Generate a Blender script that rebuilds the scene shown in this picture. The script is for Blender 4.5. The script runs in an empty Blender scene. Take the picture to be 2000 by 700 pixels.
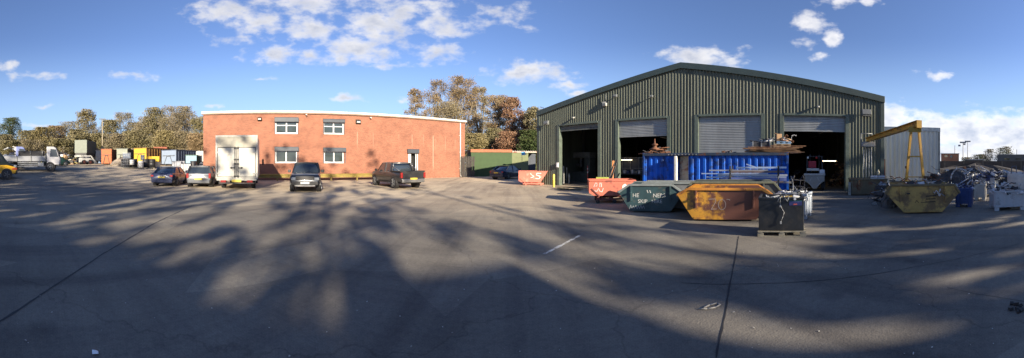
import bpy, math, random
from mathutils import Vector, Matrix
sc = bpy.context.scene
COL = sc.collection
R = random.Random(7)
H = 1.75; HY = 318.0; F = 600.0
pi = math.pi
def th_(px): return (px-1000.0)/F
def dg(py): return H*F/(py-HY)                    # distance of flat ground seen at row py
def az(px, d): t = th_(px); return (d*math.sin(t), d*math.cos(t))
def zat(py, d): return H+(HY-py)*d/F
def gz(x, y=0.0):                                  # the yard rises towards the left
    P = [(-400,1.5),(-60,1.5),(-48,1.45),(-40,1.25),(-34,1.0),(-28,.49),(-23,0),(400,0)]
    for (a,za),(b,zb) in zip(P,P[1:]):
        if a <= x <= b: return za+(zb-za)*(x-a)/(b-a)
    return 0.0

# ------------------------------------------------------------------ materials
MATS = {}
def mat(name, col, rough=.6, metal=0., var=.25, scale=3., rust=None, rust_amt=.5, rust_scale=2.5, bump=0., bscale=60., spec=.5, streak=1.0, emit=None, coat=0., grad=0.):
    if name in MATS: return MATS[name]
    m = bpy.data.materials.new(name); m.use_nodes = True; MATS[name] = m
    nt = m.node_tree; N = nt.nodes; L = nt.links; b = N['Principled BSDF']
    b.inputs['Roughness'].default_value = rough; b.inputs['Metallic'].default_value = metal
    b.inputs['Specular IOR Level'].default_value = spec
    if coat: b.inputs['Coat Weight'].default_value = coat
    if emit:
        b.inputs['Emission Color'].default_value = (*emit[:3],1); b.inputs['Emission Strength'].default_value = emit[3]
    tc = N.new('ShaderNodeTexCoord'); mp = N.new('ShaderNodeMapping'); L.new(tc.outputs['Object'], mp.inputs[0])
    mp.inputs['Scale'].default_value = (1,1,streak)
    n = N.new('ShaderNodeTexNoise'); n.inputs['Scale'].default_value = scale; n.inputs['Detail'].default_value = 6; n.inputs['Roughness'].default_value = .65
    L.new(mp.outputs[0], n.inputs['Vector'])
    r = N.new('ShaderNodeValToRGB'); L.new(n.outputs['Fac'], r.inputs[0])
    lo = tuple(c*(1-var) for c in col); hi = tuple(min(1,c*(1+var)) for c in col)
    r.color_ramp.elements[0].position = .32; r.color_ramp.elements[1].position = .68
    r.color_ramp.elements[0].color = (*lo,1); r.color_ramp.elements[1].color = (*hi,1)
    out = r.outputs[0]
    if rust:
        n2 = N.new('ShaderNodeTexNoise'); n2.inputs['Scale'].default_value = rust_scale; n2.inputs['Detail'].default_value = 8; n2.inputs['Roughness'].default_value = .7
        L.new(mp.outputs[0], n2.inputs['Vector'])
        r2 = N.new('ShaderNodeValToRGB'); 
        src=n2.outputs['Fac']
        if grad:
            sx_=N.new('ShaderNodeSeparateXYZ'); L.new(tc.outputs['Object'],sx_.inputs[0]); ga=N.new('ShaderNodeMath'); ga.operation='MULTIPLY_ADD'; L.new(sx_.outputs[0],ga.inputs[0]); ga.inputs[1].default_value=grad; L.new(src,ga.inputs[2]); src=ga.outputs[0]
        L.new(src, r2.inputs[0])
        r2.color_ramp.elements[0].position = .62-.25*rust_amt; r2.color_ramp.elements[1].position = .70-.22*rust_amt
        mx = N.new('ShaderNodeMix'); mx.data_type = 'RGBA'
        L.new(r2.outputs[0], mx.inputs[0]); L.new(out, mx.inputs[6]); mx.inputs[7].default_value = (*rust,1)
        out = mx.outputs[2]
    L.new(out, b.inputs['Base Color'])
    if bump:
        n3 = N.new('ShaderNodeTexNoise'); n3.inputs['Scale'].default_value = bscale; n3.inputs['Detail'].default_value = 4
        L.new(tc.outputs['Object'], n3.inputs['Vector'])
        bp = N.new('ShaderNodeBump'); bp.inputs['Strength'].default_value = bump; bp.inputs['Distance'].default_value = .02
        L.new(n3.outputs['Fac'], bp.inputs['Height']); L.new(bp.outputs[0], b.inputs['Normal'])
    return m
RUST = (.13,.05,.022)
def glass(name='dark_glass', col=(.02,.025,.03)):
    return mat(name, col, .06, 0, .1, spec=.9, coat=.5)

# ------------------------------------------------------------------ mesh builder
class MB:
    def __init__(s): s.v=[]; s.f=[]; s.sm=[]; s.st=[]
    def add(s, vs, fs, smooth=False):
        s.st.append((len(s.v),len(s.f))); o=len(s.v); s.v += [tuple(p) for p in vs]; s.f += [tuple(i+o for i in f) for f in fs]; s.sm += [smooth]*len(fs); return s
    def box(s, x0,x1,y0,y1,z0,z1, M=None):
        vs=[(x,y,z) for z in (z0,z1) for y in (y0,y1) for x in (x0,x1)]
        if M is not None: vs=[M@Vector(p) for p in vs]
        return s.add(vs, [(0,2,3,1),(4,5,7,6),(0,1,5,4),(2,6,7,3),(0,4,6,2),(1,3,7,5)])
    def cbox(s, c, size, rot=(0,0,0)):
        from mathutils import Euler
        M = Matrix.Translation(c) @ Euler(rot).to_matrix().to_4x4()
        a,b,d = [q/2 for q in size]
        return s.box(-a,a,-b,b,-d,d,M)
    def prism(s, poly, axis, a, b):                # poly extruded along axis
        def P(p,t): return (t,p[0],p[1]) if axis=='x' else ((p[0],t,p[1]) if axis=='y' else (p[0],p[1],t))
        n=len(poly); vs=[P(p,a) for p in poly]+[P(p,b) for p in poly]
        fs=[tuple(range(n))[::-1], tuple(range(n,2*n))]+[(i,(i+1)%n,n+(i+1)%n,n+i) for i in range(n)]
        return s.add(vs,fs)
    def tube(s, p0, p1, r, n=6, r1=None, smooth=True):
        p0=Vector(p0); p1=Vector(p1); d=(p1-p0)
        if d.length<1e-6: return s
        d.normalize(); u=d.orthogonal().normalized(); w=d.cross(u); r1=r if r1 is None else r1
        vs=[p0+(u*math.cos(2*pi*i/n)+w*math.sin(2*pi*i/n))*r for i in range(n)]+[p1+(u*math.cos(2*pi*i/n)+w*math.sin(2*pi*i/n))*r1 for i in range(n)]
        o=len(s.f); s.add(vs,[(i,(i+1)%n,n+(i+1)%n,n+i) for i in range(n)],smooth)
        b=len(s.v)-2*n; s.f += [tuple(b+i for i in range(n))[::-1], tuple(b+n+i for i in range(n))]; s.sm += [False,False]
        return s
    def bar(s, p0, p1, w, h=None):                 # rectangular bar between two points
        h=h or w; p0=Vector(p0); p1=Vector(p1); d=(p1-p0).normalized()
        up=Vector((0,0,1)) if abs(d.z)<.95 else Vector((0,1,0))
        a=d.cross(up).normalized()*w/2; b=a.cross(d).normalized()*h/2
        vs=[p+q for p in (p0,p1) for q in (-a-b,a-b,a+b,-a+b)]
        return s.add(vs,[(0,3,2,1),(4,5,6,7),(0,1,5,4),(1,2,6,5),(2,3,7,6),(3,0,4,7)])
    def path(s, pts, r, n=5):
        for a,b in zip(pts,pts[1:]): s.tube(a,b,r,n)
        return s
    def loft(s, rings, closed=True, cap=True, smooth=True):
        n=len(rings[0]); vs=[p for r in rings for p in r]; fs=[]
        m=n if closed else n-1
        for k in range(len(rings)-1):
            for i in range(m): fs.append((k*n+i,k*n+(i+1)%n,(k+1)*n+(i+1)%n,(k+1)*n+i))
        s.add(vs,fs,smooth)
        if cap:
            o=len(s.v)-len(vs); s.f += [tuple(o+i for i in range(n))[::-1], tuple(o+(len(rings)-1)*n+i for i in range(n))]; s.sm += [False,False]
        return s
    def lathe(s, prof, c=(0,0,0), n=16):           # prof: (r,z)
        s.loft([[(c[0]+r*math.cos(2*pi*i/n), c[1]+r*math.sin(2*pi*i/n), c[2]+z) for i in range(n)] for r,z in prof]); return s
    SPLIT={'pillar','band','corner_post','fixing_ring','rib','cross_bar','control_box','stringer_board','cage_post','lift_arm','side_rib','stanchion','lamp_head','side_guard','rail','upright','lens_x'}
    def obj(s, name, m, parent=None, bevel=0, sharp=None, loc=None, rz=0):
        if name in s.SPLIT and parent is not None and len(s.st)>1:
            out=None
            for k,(v0,f0) in enumerate(s.st):
                v1,f1=s.st[k+1] if k+1<len(s.st) else (len(s.v),len(s.f))
                q=MB(); q.v=s.v[v0:v1]; q.f=[tuple(i-v0 for i in f) for f in s.f[f0:f1]]; q.sm=s.sm[f0:f1]; q.st=[(0,0)]
                out=q.obj(name,m,parent,bevel,sharp,loc,rz)
            return out
        me=bpy.data.meshes.new(name); me.from_pydata(s.v,[],s.f)
        me.polygons.foreach_set('use_smooth', s.sm); me.update()
        if sharp: me.polygons.foreach_set('use_smooth',[True]*len(s.f)); me.set_sharp_from_angle(angle=math.radians(sharp))
        o=bpy.data.objects.new(name, me); COL.objects.link(o)
        if m: me.materials.append(m)
        if parent: o.parent=parent
        if loc is not None: o.location=loc
        o.rotation_euler[2]=rz
        if bevel:
            b=o.modifiers.new('bevel','BEVEL'); b.width=bevel; b.segments=2; b.limit_method='ANGLE'; b.angle_limit=math.radians(40)
        return o
def tag(o, label=None, cat=None, group=None, kind=None):
    if label: o['label']=label
    if cat: o['category']=cat
    if group: o['group']=group
    if kind: o['kind']=kind
    return o
def thing(name, label, cat, loc=(0,0,0), rz=0, group=None):
    o=bpy.data.objects.new(name,None); COL.objects.link(o); o.location=loc if len(loc)==3 else (loc[0],loc[1],0); o.rotation_euler=(0,0,rz); o.empty_display_size=.3
    return tag(o,label,cat,group)
def copy_tree(o, parent=None):
    c=o.copy(); COL.objects.link(c); c.parent=parent
    for ch in list(o.children): copy_tree(ch,c)
    return c
def B(*a): return MB().box(*a)

# ------------------------------------------------------------------ camera, light, sky
cam=bpy.data.cameras.new('camera'); cam.type='PANO'; cam.panorama_type='CENTRAL_CYLINDRICAL'
cam.central_cylindrical_range_u_min=-1000/F; cam.central_cylindrical_range_u_max=1000/F
cam.central_cylindrical_range_v_min=-(700-HY)/F; cam.central_cylindrical_range_v_max=HY/F
cam.clip_start=.05; cam.clip_end=5000
co=bpy.data.objects.new('camera',cam); COL.objects.link(co); co.location=(0,0,H); co.rotation_euler=(pi/2,0,0); sc.camera=co

SUN_AZ=-.570+pi; SUN_EL=math.radians(19)
sun=bpy.data.lights.new('sun','SUN'); sun.energy=5.0; sun.angle=math.radians(.55); sun.color=(1,.87,.68)
so=bpy.data.objects.new('sun',sun); COL.objects.link(so)
sd=Vector((math.sin(SUN_AZ)*math.cos(SUN_EL), math.cos(SUN_AZ)*math.cos(SUN_EL), math.sin(SUN_EL)))
so.rotation_euler=sd.to_track_quat('Z','Y').to_euler(); so.location=(0,0,40)
sc.view_settings.view_transform='Standard'; sc.view_settings.look='None'; sc.view_settings.gamma=1; sc.view_settings.exposure=1.2

CLOUDS=[ # pixel centre, radii, strength
(430,22,62,30,1),(497,40,62,24,1.1),(590,6,110,26,.9),(612,55,62,30,1.1),(735,48,75,45,1.1),(700,95,68,30,1.25),(790,20,70,24,.9),(868,48,62,26,.9),
(852,102,50,22,1),(535,106,62,18,1.1),(602,110,28,14,.8),(760,127,48,9,.8),(480,76,52,10,.6),(830,4,75,14,.9),(660,110,50,18,.9),
(1035,142,76,22,1.2),(1112,168,36,9,.9),(1130,187,26,8,.9),(985,28,55,20,.5),(1020,50,25,9,.5),(1368,110,68,20,1.3),(1430,122,32,10,.7),
(1585,46,38,22,1.1),(1628,72,22,15,1.2),(1635,2,34,12,1.1),(1700,2,22,9,1),(1578,85,22,12,.7),(1600,112,14,8,.6),(1825,145,30,9,.9),(680,193,30,8,1),(255,148,38,12,.75),(85,145,38,10,.6),
(18,130,18,12,.9),(24,148,14,9,.7),(412,204,22,5,.9),(93,206,15,4,.8),(505,156,24,5,.7),(785,195,18,6,.8),(75,248,26,6,.8),(240,228,30,7,.5),
(1738,232,40,36,1.3),(1775,250,60,22,.9),(1890,262,170,46,1.5),(1985,262,120,40,1.5),(1850,300,190,32,1.3),(1960,310,160,36,1.4),(2060,280,90,70,1.4)]
def world():
    w=bpy.data.worlds.new('World'); sc.world=w; w.use_nodes=True; nt=w.node_tree; N=nt.nodes; L=nt.links
    bg=N['Background']; bg.inputs[1].default_value=.085
    sky=N.new('ShaderNodeTexSky'); sky.sky_type='NISHITA'; sky.sun_disc=False; sky.sun_elevation=SUN_EL; sky.sun_rotation=SUN_AZ
    sky.altitude=50; sky.air_density=1.0; sky.dust_density=.3; sky.ozone_density=3.0
    tc=N.new('ShaderNodeTexCoord'); sp=N.new('ShaderNodeSeparateXYZ'); L.new(tc.outputs['Generated'],sp.inputs[0])
    def M(op,a,b=None,c=None,clamp=False):
        n=N.new('ShaderNodeMath'); n.operation=op; n.use_clamp=clamp
        for i,q in enumerate((a,b,c)):
            if q is None: continue
            if isinstance(q,(int,float)): n.inputs[i].default_value=q
            else: L.new(q,n.inputs[i])
        return n.outputs[0]
    X,Y,Z=sp.outputs
    u=M('ARCTAN2',X,Y); r=M('SQRT',M('ADD',M('MULTIPLY',X,X),M('MULTIPLY',Y,Y))); v=M('DIVIDE',Z,M('MAXIMUM',r,.001))
    cv=N.new('ShaderNodeCombineXYZ'); L.new(u,cv.inputs[0]); L.new(v,cv.inputs[1]); uv=cv.outputs[0]
    # domain warp
    def noise(vec,scale,detail,rough=.6,sx=1,sy=1,off=0):
        mp=N.new('ShaderNodeMapping'); mp.inputs['Scale'].default_value=(sx,sy,1); mp.inputs['Location'].default_value=(off,off*.7,off*.3); L.new(vec,mp.inputs[0])
        n=N.new('ShaderNodeTexNoise'); n.inputs['Scale'].default_value=scale; n.inputs['Detail'].default_value=detail; n.inputs['Roughness'].default_value=rough
        L.new(mp.outputs[0],n.inputs['Vector']); return n
    wn=noise(uv,14,3,.5,1,1.4,5)
    s1=N.new('ShaderNodeVectorMath'); s1.operation='SUBTRACT'; L.new(wn.outputs['Color'],s1.inputs[0]); s1.inputs[1].default_value=(.5,.5,.5)
    s2=N.new('ShaderNodeVectorMath'); s2.operation='MULTIPLY'; L.new(s1.outputs[0],s2.inputs[0]); s2.inputs[1].default_value=(.09,.05,0)
    s3=N.new('ShaderNodeVectorMath'); s3.operation='ADD'; L.new(uv,s3.inputs[0]); L.new(s2.outputs[0],s3.inputs[1]); wuv=s3.outputs[0]
    def field(vec,dv=0.0):
        acc=None
        for (cx,cy,rx,ry,st) in CLOUDS:
            a=N.new('ShaderNodeVectorMath'); a.operation='SUBTRACT'; L.new(vec,a.inputs[0]); a.inputs[1].default_value=((cx-1000)/F,(HY-cy)/F+dv,0)
            b=N.new('ShaderNodeVectorMath'); b.operation='MULTIPLY'; L.new(a.outputs[0],b.inputs[0]); b.inputs[1].default_value=(F/rx/1.25,F/ry/1.25,0)
            c=N.new('ShaderNodeVectorMath'); c.operation='LENGTH'; L.new(b.outputs[0],c.inputs[0])
            d=M('MULTIPLY_ADD',c.outputs['Value'],-st,st)
            acc=d if acc is None else M('MAXIMUM',acc,d)
        return M('MAXIMUM',acc,-1.0)
    fld=field(wuv)
    n1=noise(uv,15,7,.56,1,1.8).outputs['Fac']
    # density
    den=M('ADD',fld,M('MULTIPLY',M('SUBTRACT',n1,.5),2.5))
    a=N.new('ShaderNodeMapRange'); a.interpolation_type='SMOOTHSTEP'; L.new(den,a.inputs[0]); a.inputs[1].default_value=.0; a.inputs[2].default_value=1.05; 
    alpha=a.outputs[0]
    # shading: brighter on top edges, greyer in the body
    n2=noise(uv,9,6,.6,1,1.8,3).outputs['Fac']
    sh=N.new('ShaderNodeMapRange'); L.new(M('ADD',M('MULTIPLY',den,.35),M('MULTIPLY',n2,.9)),sh.inputs[0]); sh.inputs[1].default_value=.55; sh.inputs[2].default_value=1.05
    cr=N.new('ShaderNodeMix'); cr.data_type='RGBA'; L.new(sh.outputs[0],cr.inputs[0]); cr.inputs[6].default_value=(5.9,5.7,5.5,1); cr.inputs[7].default_value=(2.9,3.1,3.7,1)
    # brighter clouds towards the sun side on the right
    rb=N.new('ShaderNodeMapRange'); L.new(u,rb.inputs[0]); rb.inputs[1].default_value=.3; rb.inputs[2].default_value=1.3; rb.inputs[3].default_value=.92; rb.inputs[4].default_value=1.15
    cm=N.new('ShaderNodeVectorMath'); cm.operation='SCALE'; L.new(cr.outputs[2],cm.inputs[0]); L.new(rb.outputs[0],cm.inputs['Scale'])
    # sky tint
    tn=N.new('ShaderNodeVectorMath'); tn.operation='MULTIPLY'; L.new(sky.outputs[0],tn.inputs[0]); tn.inputs[1].default_value=SKYTINT
    # thin pale band of air near the horizon
    hz=N.new('ShaderNodeMapRange'); hz.interpolation_type='SMOOTHSTEP'; L.new(v,hz.inputs[0]); hz.inputs[1].default_value=-.02; hz.inputs[2].default_value=.42; hz.inputs[3].default_value=.8; hz.inputs[4].default_value=0
    mh=N.new('ShaderNodeMix'); mh.data_type='RGBA'; L.new(hz.outputs[0],mh.inputs[0]); L.new(tn.outputs[0],mh.inputs[6]); mh.inputs[7].default_value=(2.7,4.0,5.8,1)
    al=M('MULTIPLY',alpha,.88)
    mx=N.new('ShaderNodeMix'); mx.data_type='RGBA'; L.new(al,mx.inputs[0]); L.new(mh.outputs[2],mx.inputs[6]); L.new(cm.outputs[0],mx.inputs[7])
    L.new(mx.outputs[2],bg.inputs[0])
SKYTINT=(.80,.79,.96)
world()

# ------------------------------------------------------------------ ground
def ground_mat():
    m=bpy.data.materials.new('yard_asphalt'); m.use_nodes=True; nt=m.node_tree; N=nt.nodes; L=nt.links; b=N['Principled BSDF']
    tc=N.new('ShaderNodeTexCoord'); P=tc.outputs['Object']
    def noise(s,d,r=.6,sx=1,sy=1,rot=0):
        mp=N.new('ShaderNodeMapping'); mp.inputs['Scale'].default_value=(sx,sy,1); mp.inputs['Rotation'].default_value=(0,0,rot); L.new(P,mp.inputs[0])
        n=N.new('ShaderNodeTexNoise'); n.inputs['Scale'].default_value=s; n.inputs['Detail'].default_value=d; n.inputs['Roughness'].default_value=r; L.new(mp.outputs[0],n.inputs['Vector']); return n.outputs['Fac']
    def ramp(x,ps):
        r=N.new('ShaderNodeValToRGB'); L.new(x,r.inputs[0]); e=r.color_ramp.elements
        while len(e)<len(ps): e.new(.5)
        for q,(p,c) in zip(e,ps): q.position=p; q.color=(*c,1)
        return r.outputs[0]
    def mix(f,a,c,mode='MIX'):
        x=N.new('ShaderNodeMix'); x.data_type='RGBA'; x.blend_type=mode
        for i,q in ((0,f),(6,a),(7,c)):
            if isinstance(q,(int,float)): x.inputs[i].default_value=q
            elif isinstance(q,tuple): x.inputs[i].default_value=(*q,1)
            else: L.new(q,x.inputs[i])
        return x.outputs[2]
    base=ramp(noise(.35,7,.62),[(.3,(.16,.145,.12)),(.5,(.205,.187,.158)),(.7,(.25,.23,.195))])
    stain=ramp(noise(.13,5,.55),[(.38,(.84,.84,.86)),(.56,(1.03,1.03,1.02))])
    spx=N.new('ShaderNodeSeparateXYZ'); L.new(P,spx.inputs[0])
    def M(op,a,b_,c_=None,cl=False):
        q=N.new('ShaderNodeMath'); q.operation=op; q.use_clamp=cl
        for i,w in enumerate((a,b_,c_)):
            if w is None: continue
            if isinstance(w,(int,float)): q.inputs[i].default_value=w
            else: L.new(w,q.inputs[i])
        return q.outputs[0]
    # pale concrete apron beyond, brightened to read as sunlit; darker asphalt nearer
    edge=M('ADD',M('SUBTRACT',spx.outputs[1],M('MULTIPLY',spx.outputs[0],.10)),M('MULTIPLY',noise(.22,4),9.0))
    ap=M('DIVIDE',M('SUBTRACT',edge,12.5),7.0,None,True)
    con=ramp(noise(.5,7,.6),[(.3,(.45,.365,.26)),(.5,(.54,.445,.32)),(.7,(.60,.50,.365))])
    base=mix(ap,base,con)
    c=mix(1.0,base,stain,'MULTIPLY')
    tracks=ramp(noise(1.2,5,.6,1,.08,.5),[(.34,(.70,.70,.73)),(.50,(1,1,1)),(.75,(1.12,1.11,1.08))])
    c=mix(1.0,c,tracks,'MULTIPLY')
    tracks2=ramp(noise(2.4,4,.6,.06,1,-.35),[(.38,(.88,.88,.9)),(.55,(1,1,1))])
    c=mix(1.0,c,tracks2,'MULTIPLY')
    grain=ramp(noise(55,3,.7),[(.35,(.78,.78,.79)),(.62,(1.15,1.15,1.12))])
    c=mix(.8,c,grain,'MULTIPLY')
    vp=N.new('ShaderNodeTexVoronoi'); vp.distance='CHEBYCHEV'; vp.inputs['Scale'].default_value=.22; mpp=N.new('ShaderNodeMapping'); mpp.inputs['Rotation'].default_value=(0,0,.55); mpp.inputs['Scale'].default_value=(1,.55,1); L.new(P,mpp.inputs[0]); L.new(mpp.outputs[0],vp.inputs['Vector'])
    c=mix(.85,c,ramp(vp.outputs['Color'],[(.25,(.80,.80,.82)),(.5,(1,1,1)),(.8,(1.12,1.11,1.08))]),'MULTIPLY')
    coarse=ramp(noise(14,5,.72),[(.33,(.80,.80,.81)),(.5,(1,1,1)),(.68,(1.16,1.15,1.12))]); c=mix(.8,c,coarse,'MULTIPLY')
    c=mix(.8,c,ramp(noise(.9,4,.55),[(.30,(.66,.66,.69)),(.37,(1,1,1))]),'MULTIPLY')
    # oil drips
    v=N.new('ShaderNodeTexVoronoi'); v.inputs['Scale'].default_value=.55; L.new(P,v.inputs['Vector'])
    spot=ramp(v.outputs['Distance'],[(.04,(.55,.55,.58)),(.12,(1,1,1))]); c=mix(.6,c,spot,'MULTIPLY')
    # thin cracks
    v2=N.new('ShaderNodeTexVoronoi'); v2.feature='DISTANCE_TO_EDGE'; v2.inputs['Scale'].default_value=.16
    wv=N.new('ShaderNodeVectorMath'); wv.operation='ADD'; L.new(P,wv.inputs[0])
    nn=N.new('ShaderNodeTexNoise'); nn.inputs['Scale'].default_value=1.5; nn.inputs['Detail'].default_value=5; L.new(P,nn.inputs['Vector']); L.new(nn.outputs['Color'],wv.inputs[1]); L.new(wv.outputs[0],v2.inputs['Vector'])
    ck=ramp(v2.outputs['Distance'],[(.0008,(.4,.4,.4)),(.0025,(1,1,1))]); c=mix(.42,c,ck,'MULTIPLY')
    # pale grit specks
    v3=N.new('ShaderNodeTexVoronoi'); v3.inputs['Scale'].default_value=9; L.new(P,v3.inputs['Vector'])
    gs=ramp(v3.outputs['Distance'],[(.03,(.5,.5,.5)),(.05,(0,0,0))]); sel=ramp(v3.outputs['Color'],[(.80,(0,0,0)),(.82,(1,1,1))])
    g=mix(1.0,gs,sel,'MULTIPLY'); c=mix(g,c,(.5,.5,.47))
    L.new(c,b.inputs['Base Color'])
    b.inputs['Roughness'].default_value=.88; b.inputs['Specular IOR Level'].default_value=.25
    bp=N.new('ShaderNodeBump'); bp.inputs['Strength'].default_value=.45; bp.inputs['Distance'].default_value=.012
    n=N.new('ShaderNodeTexNoise'); n.inputs['Scale'].default_value=38; n.inputs['Detail'].default_value=5; L.new(P,n.inputs['Vector']); L.new(n.outputs['Fac'],bp.inputs['Height']); L.new(bp.outputs[0],b.inputs['Normal'])
    return m
def build_ground():
    xs=[-1500,-400,-200,-120,-80,-60,-48,-40,-34,-31,-28,-25.5,-23,-15,0,20,60,150,400,1500]; ys=[-1500,-300,-60,-20,0,20,40,80,300,1500]
    m=MB(); vs=[(x,y,gz(x)) for y in ys for x in xs]; n=len(xs)
    m.add(vs,[(j*n+i,j*n+i+1,(j+1)*n+i+1,(j+1)*n+i) for j in range(len(ys)-1) for i in range(n-1)])
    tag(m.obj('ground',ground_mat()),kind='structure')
build_ground()
def strip(name,pts,w,m,wob=.0,z=.004):
    # flat strip following ground points
    fine=[]
    for a,b in zip(pts,pts[1:]):
        k=max(1,int(math.dist(a,b)/.12))
        for i in range(k): t=i/k; fine.append((a[0]+(b[0]-a[0])*t,a[1]+(b[1]-a[1])*t))
    fine.append(pts[-1]); q=MB(); L=[];rr=random.Random(3); off=0
    for i,p in enumerate(fine):
        a=fine[max(0,i-1)]; b=fine[min(len(fine)-1,i+1)]; dx,dy=b[0]-a[0],b[1]-a[1]; l=math.hypot(dx,dy) or 1
        nx,ny=-dy/l,dx/l; off=off*.8+rr.uniform(-wob,wob); ww=w*(1+rr.uniform(-.35,.35)*(1 if wob else .1))/2
        L.append(((p[0]+nx*(off+ww),p[1]+ny*(off+ww),z),(p[0]+nx*(off-ww),p[1]+ny*(off-ww),z)))
    q.add([p for ab in L for p in ab],[(2*i,2*i+1,2*i+3,2*i+2) for i in range(len(L)-1)])
    return tag(q.obj(name,m),kind='structure')
def gp(px,py): return az(px,dg(py))
tar=mat('joint_tar',(.018,.018,.02),.7,var=.3)
strip('ground_joint',[gp(375,402),gp(300,437),gp(200,497),gp(100,563),gp(0,628),gp(-40,655)],.035,tar,.006)
strip('ground_joint',[gp(1443,462),gp(1432,520),gp(1418,590),gp(1398,700)],.02,tar,.006)
strip('ground_joint',[gp(1330,553),gp(1480,555),gp(1640,545),gp(1800,520),gp(1990,477)],.012,tar,.006)
strip('ground_joint',[gp(1850,562),gp(1930,578),gp(1999,590)],.01,tar,.008)
wl=mat('worn_white_line',(.55,.55,.52),.8,var=.25,rust=(.2,.19,.17),rust_amt=.45,rust_scale=9)
strip('painted_line',[gp(1132,461),gp(1062,497)],.07,wl,.004)
# litter specks
q=MB(); rr=random.Random(11)
for i in range(120):
    px=rr.uniform(20,1980); py=rr.uniform(400,698); x,y=gp(px,py); s=rr.uniform(.003,.011)
    a=rr.uniform(0,6); q.cbox((x,y,.004+s*.3),(s*rr.uniform(.8,2.4),s,s*.5),(rr.uniform(-.3,.3),rr.uniform(-.3,.3),a))
tag(q.obj('litter',mat('pale_litter',(.42,.41,.38),.7,var=.5)),'tiny pale chips and grit scattered over the asphalt','litter',kind='stuff')
q=MB(); x,y=gp(186,690); q.add([(x-.045,y-.02,.006),(x+.03,y-.035,.012),(x+.05,y+.02,.02),(x-.01,y+.03,.008),(x,y,.028)],[(0,1,4),(1,2,4),(2,3,4),(3,0,4),(3,2,1,0)])
tag(q.obj('paper_scrap',mat('white_paper',(.8,.8,.8),.8)),'small crumpled white paper scrap on the dark asphalt in the near left','paper scrap')
q=MB(); x,y=gp(1392,602); q.path([(x-.16,y+.06,.012),(x-.08,y+.0,.014),(x+.02,y-.03,.013),(x+.11,y-.01,.012),(x+.1,y+.05,.012),(x+.0,y+.06,.013),(x-.1,y+.05,.012)],.009)
tag(q.obj('strap_loop',mat('grey_strap',(.28,.27,.25),.8)),'small grey loop of strapping lying beside the long ground joint','strap')
q=MB(); x,y=gp(1984,603)
for i in range(9): q.cbox((x+rr.uniform(-.1,.1),y+rr.uniform(-.07,.07),.015),(rr.uniform(.03,.09),rr.uniform(.02,.06),.03),(rr.uniform(-.4,.4),rr.uniform(-.4,.4),rr.uniform(0,3)))
tag(q.obj('rubble',mat('dark_rubble',(.02,.02,.02),.8)),'dark broken chunks of tar in the pothole at the right edge','rubble')

# ------------------------------------------------------------------ text / strokes
def text_mesh(s,size,name,m,parent,loc,rot,ext=.002,sx=1):
    cu=bpy.data.curves.new(name,'FONT'); cu.body=s; cu.size=size; cu.extrude=ext; cu.align_x='CENTER'
    to=bpy.data.objects.new(name+'_c',cu); COL.objects.link(to); dgp=bpy.context.evaluated_depsgraph_get(); dgp.update()
    me=bpy.data.meshes.new_from_object(to.evaluated_get(dgp)); bpy.data.objects.remove(to); bpy.data.curves.remove(cu)
    me.materials.clear(); me.materials.append(m); me.name=name
    o=bpy.data.objects.new(name,me); COL.objects.link(o); o.parent=parent; o.location=loc; o.rotation_euler=rot; o.scale=(sx,1,1); return o
def strokes(lines,name,m,parent,w=.03,y=0):
    q=MB()
    for ln in lines:
        for a,b in zip(ln,ln[1:]):
            d=Vector((b[0]-a[0],0,b[1]-a[1])); L_=d.length; ang=math.atan2(d.z,d.x)
            q.cbox(((a[0]+b[0])/2,y,(a[1]+b[1])/2),(L_+w*.6,.003,w),(0,-ang,0))
    return q.obj(name,m,parent)

# ------------------------------------------------------------------ cladding
def rib_profile(t0,t1,pitch=.200,dep=.034,flat=.080,top=.045):
    # list of (t, y) ; ribs project towards -y (outside)
    out=[]; t=t0; fl=(pitch-flat-top)/2
    while t<t1-1e-6:
        out += [(t,0),(t+flat,0),(t+flat+fl,-dep),(t+flat+fl+top,-dep)]
        t+=pitch
    out=[(a,b) for a,b in out if a<t1]+[(t1,0)]
    return out
def cladding(q,t0,t1,zlo,zhi,holes=(),y=0,**k):
    P=rib_profile(t0,t1,**k)
    # split at hole edges
    edges=sorted({e for h in holes for e in (h[0],h[1])})
    pts=[]
    for (a,ya),(b,yb) in zip(P,P[1:]):
        pts.append((a,ya))
        for e in edges:
            if a<e<b: pts.append((e,ya+(yb-ya)*(e-a)/(b-a)))
    pts.append(P[-1])
    for (a,ya),(b,yb) in zip(pts,pts[1:]):
        mid=(a+b)/2; segs=[(lambda t:zlo(t),lambda t:zhi(t))]
        hs=[h for h in holes if h[0]<mid<h[1]]
        if hs:
            h=hs[0]; segs=[]
            if h[2]>zlo(mid)+.01: segs.append((zlo,lambda t,h=h:h[2]))
            if h[3]<zhi(mid)-.01: segs.append((lambda t,h=h:h[3],zhi))
        for lo,hi in segs:
            q.add([(a,y+ya,lo(a)),(b,y+yb,lo(b)),(b,y+yb,hi(b)),(a,y+ya,hi(a))],[(0,1,2,3)])
    return q
def roller(q,x0,x1,z0,z1,y,pitch=.1,dep=.02):
    z=z1; vs=[];fs=[];k=0
    while z>z0+1e-4:
        zz=max(z0,z-pitch); zm=max(z0,z-pitch*.75)
        for (zz_,yy) in ((z,y),(zm,y-dep)): vs+= [(x0,yy,zz_),(x1,yy,zz_)]
        z=zz
    vs += [(x0,y,z0),(x1,y,z0)]
    n=len(vs)//2
    q.add(vs,[(2*i,2*i+2,2*i+3,2*i+1) for i in range(n-1)])
    q.box(x0,x1,y-.04,y+.02,z0-.08,z0)
    return q

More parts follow.
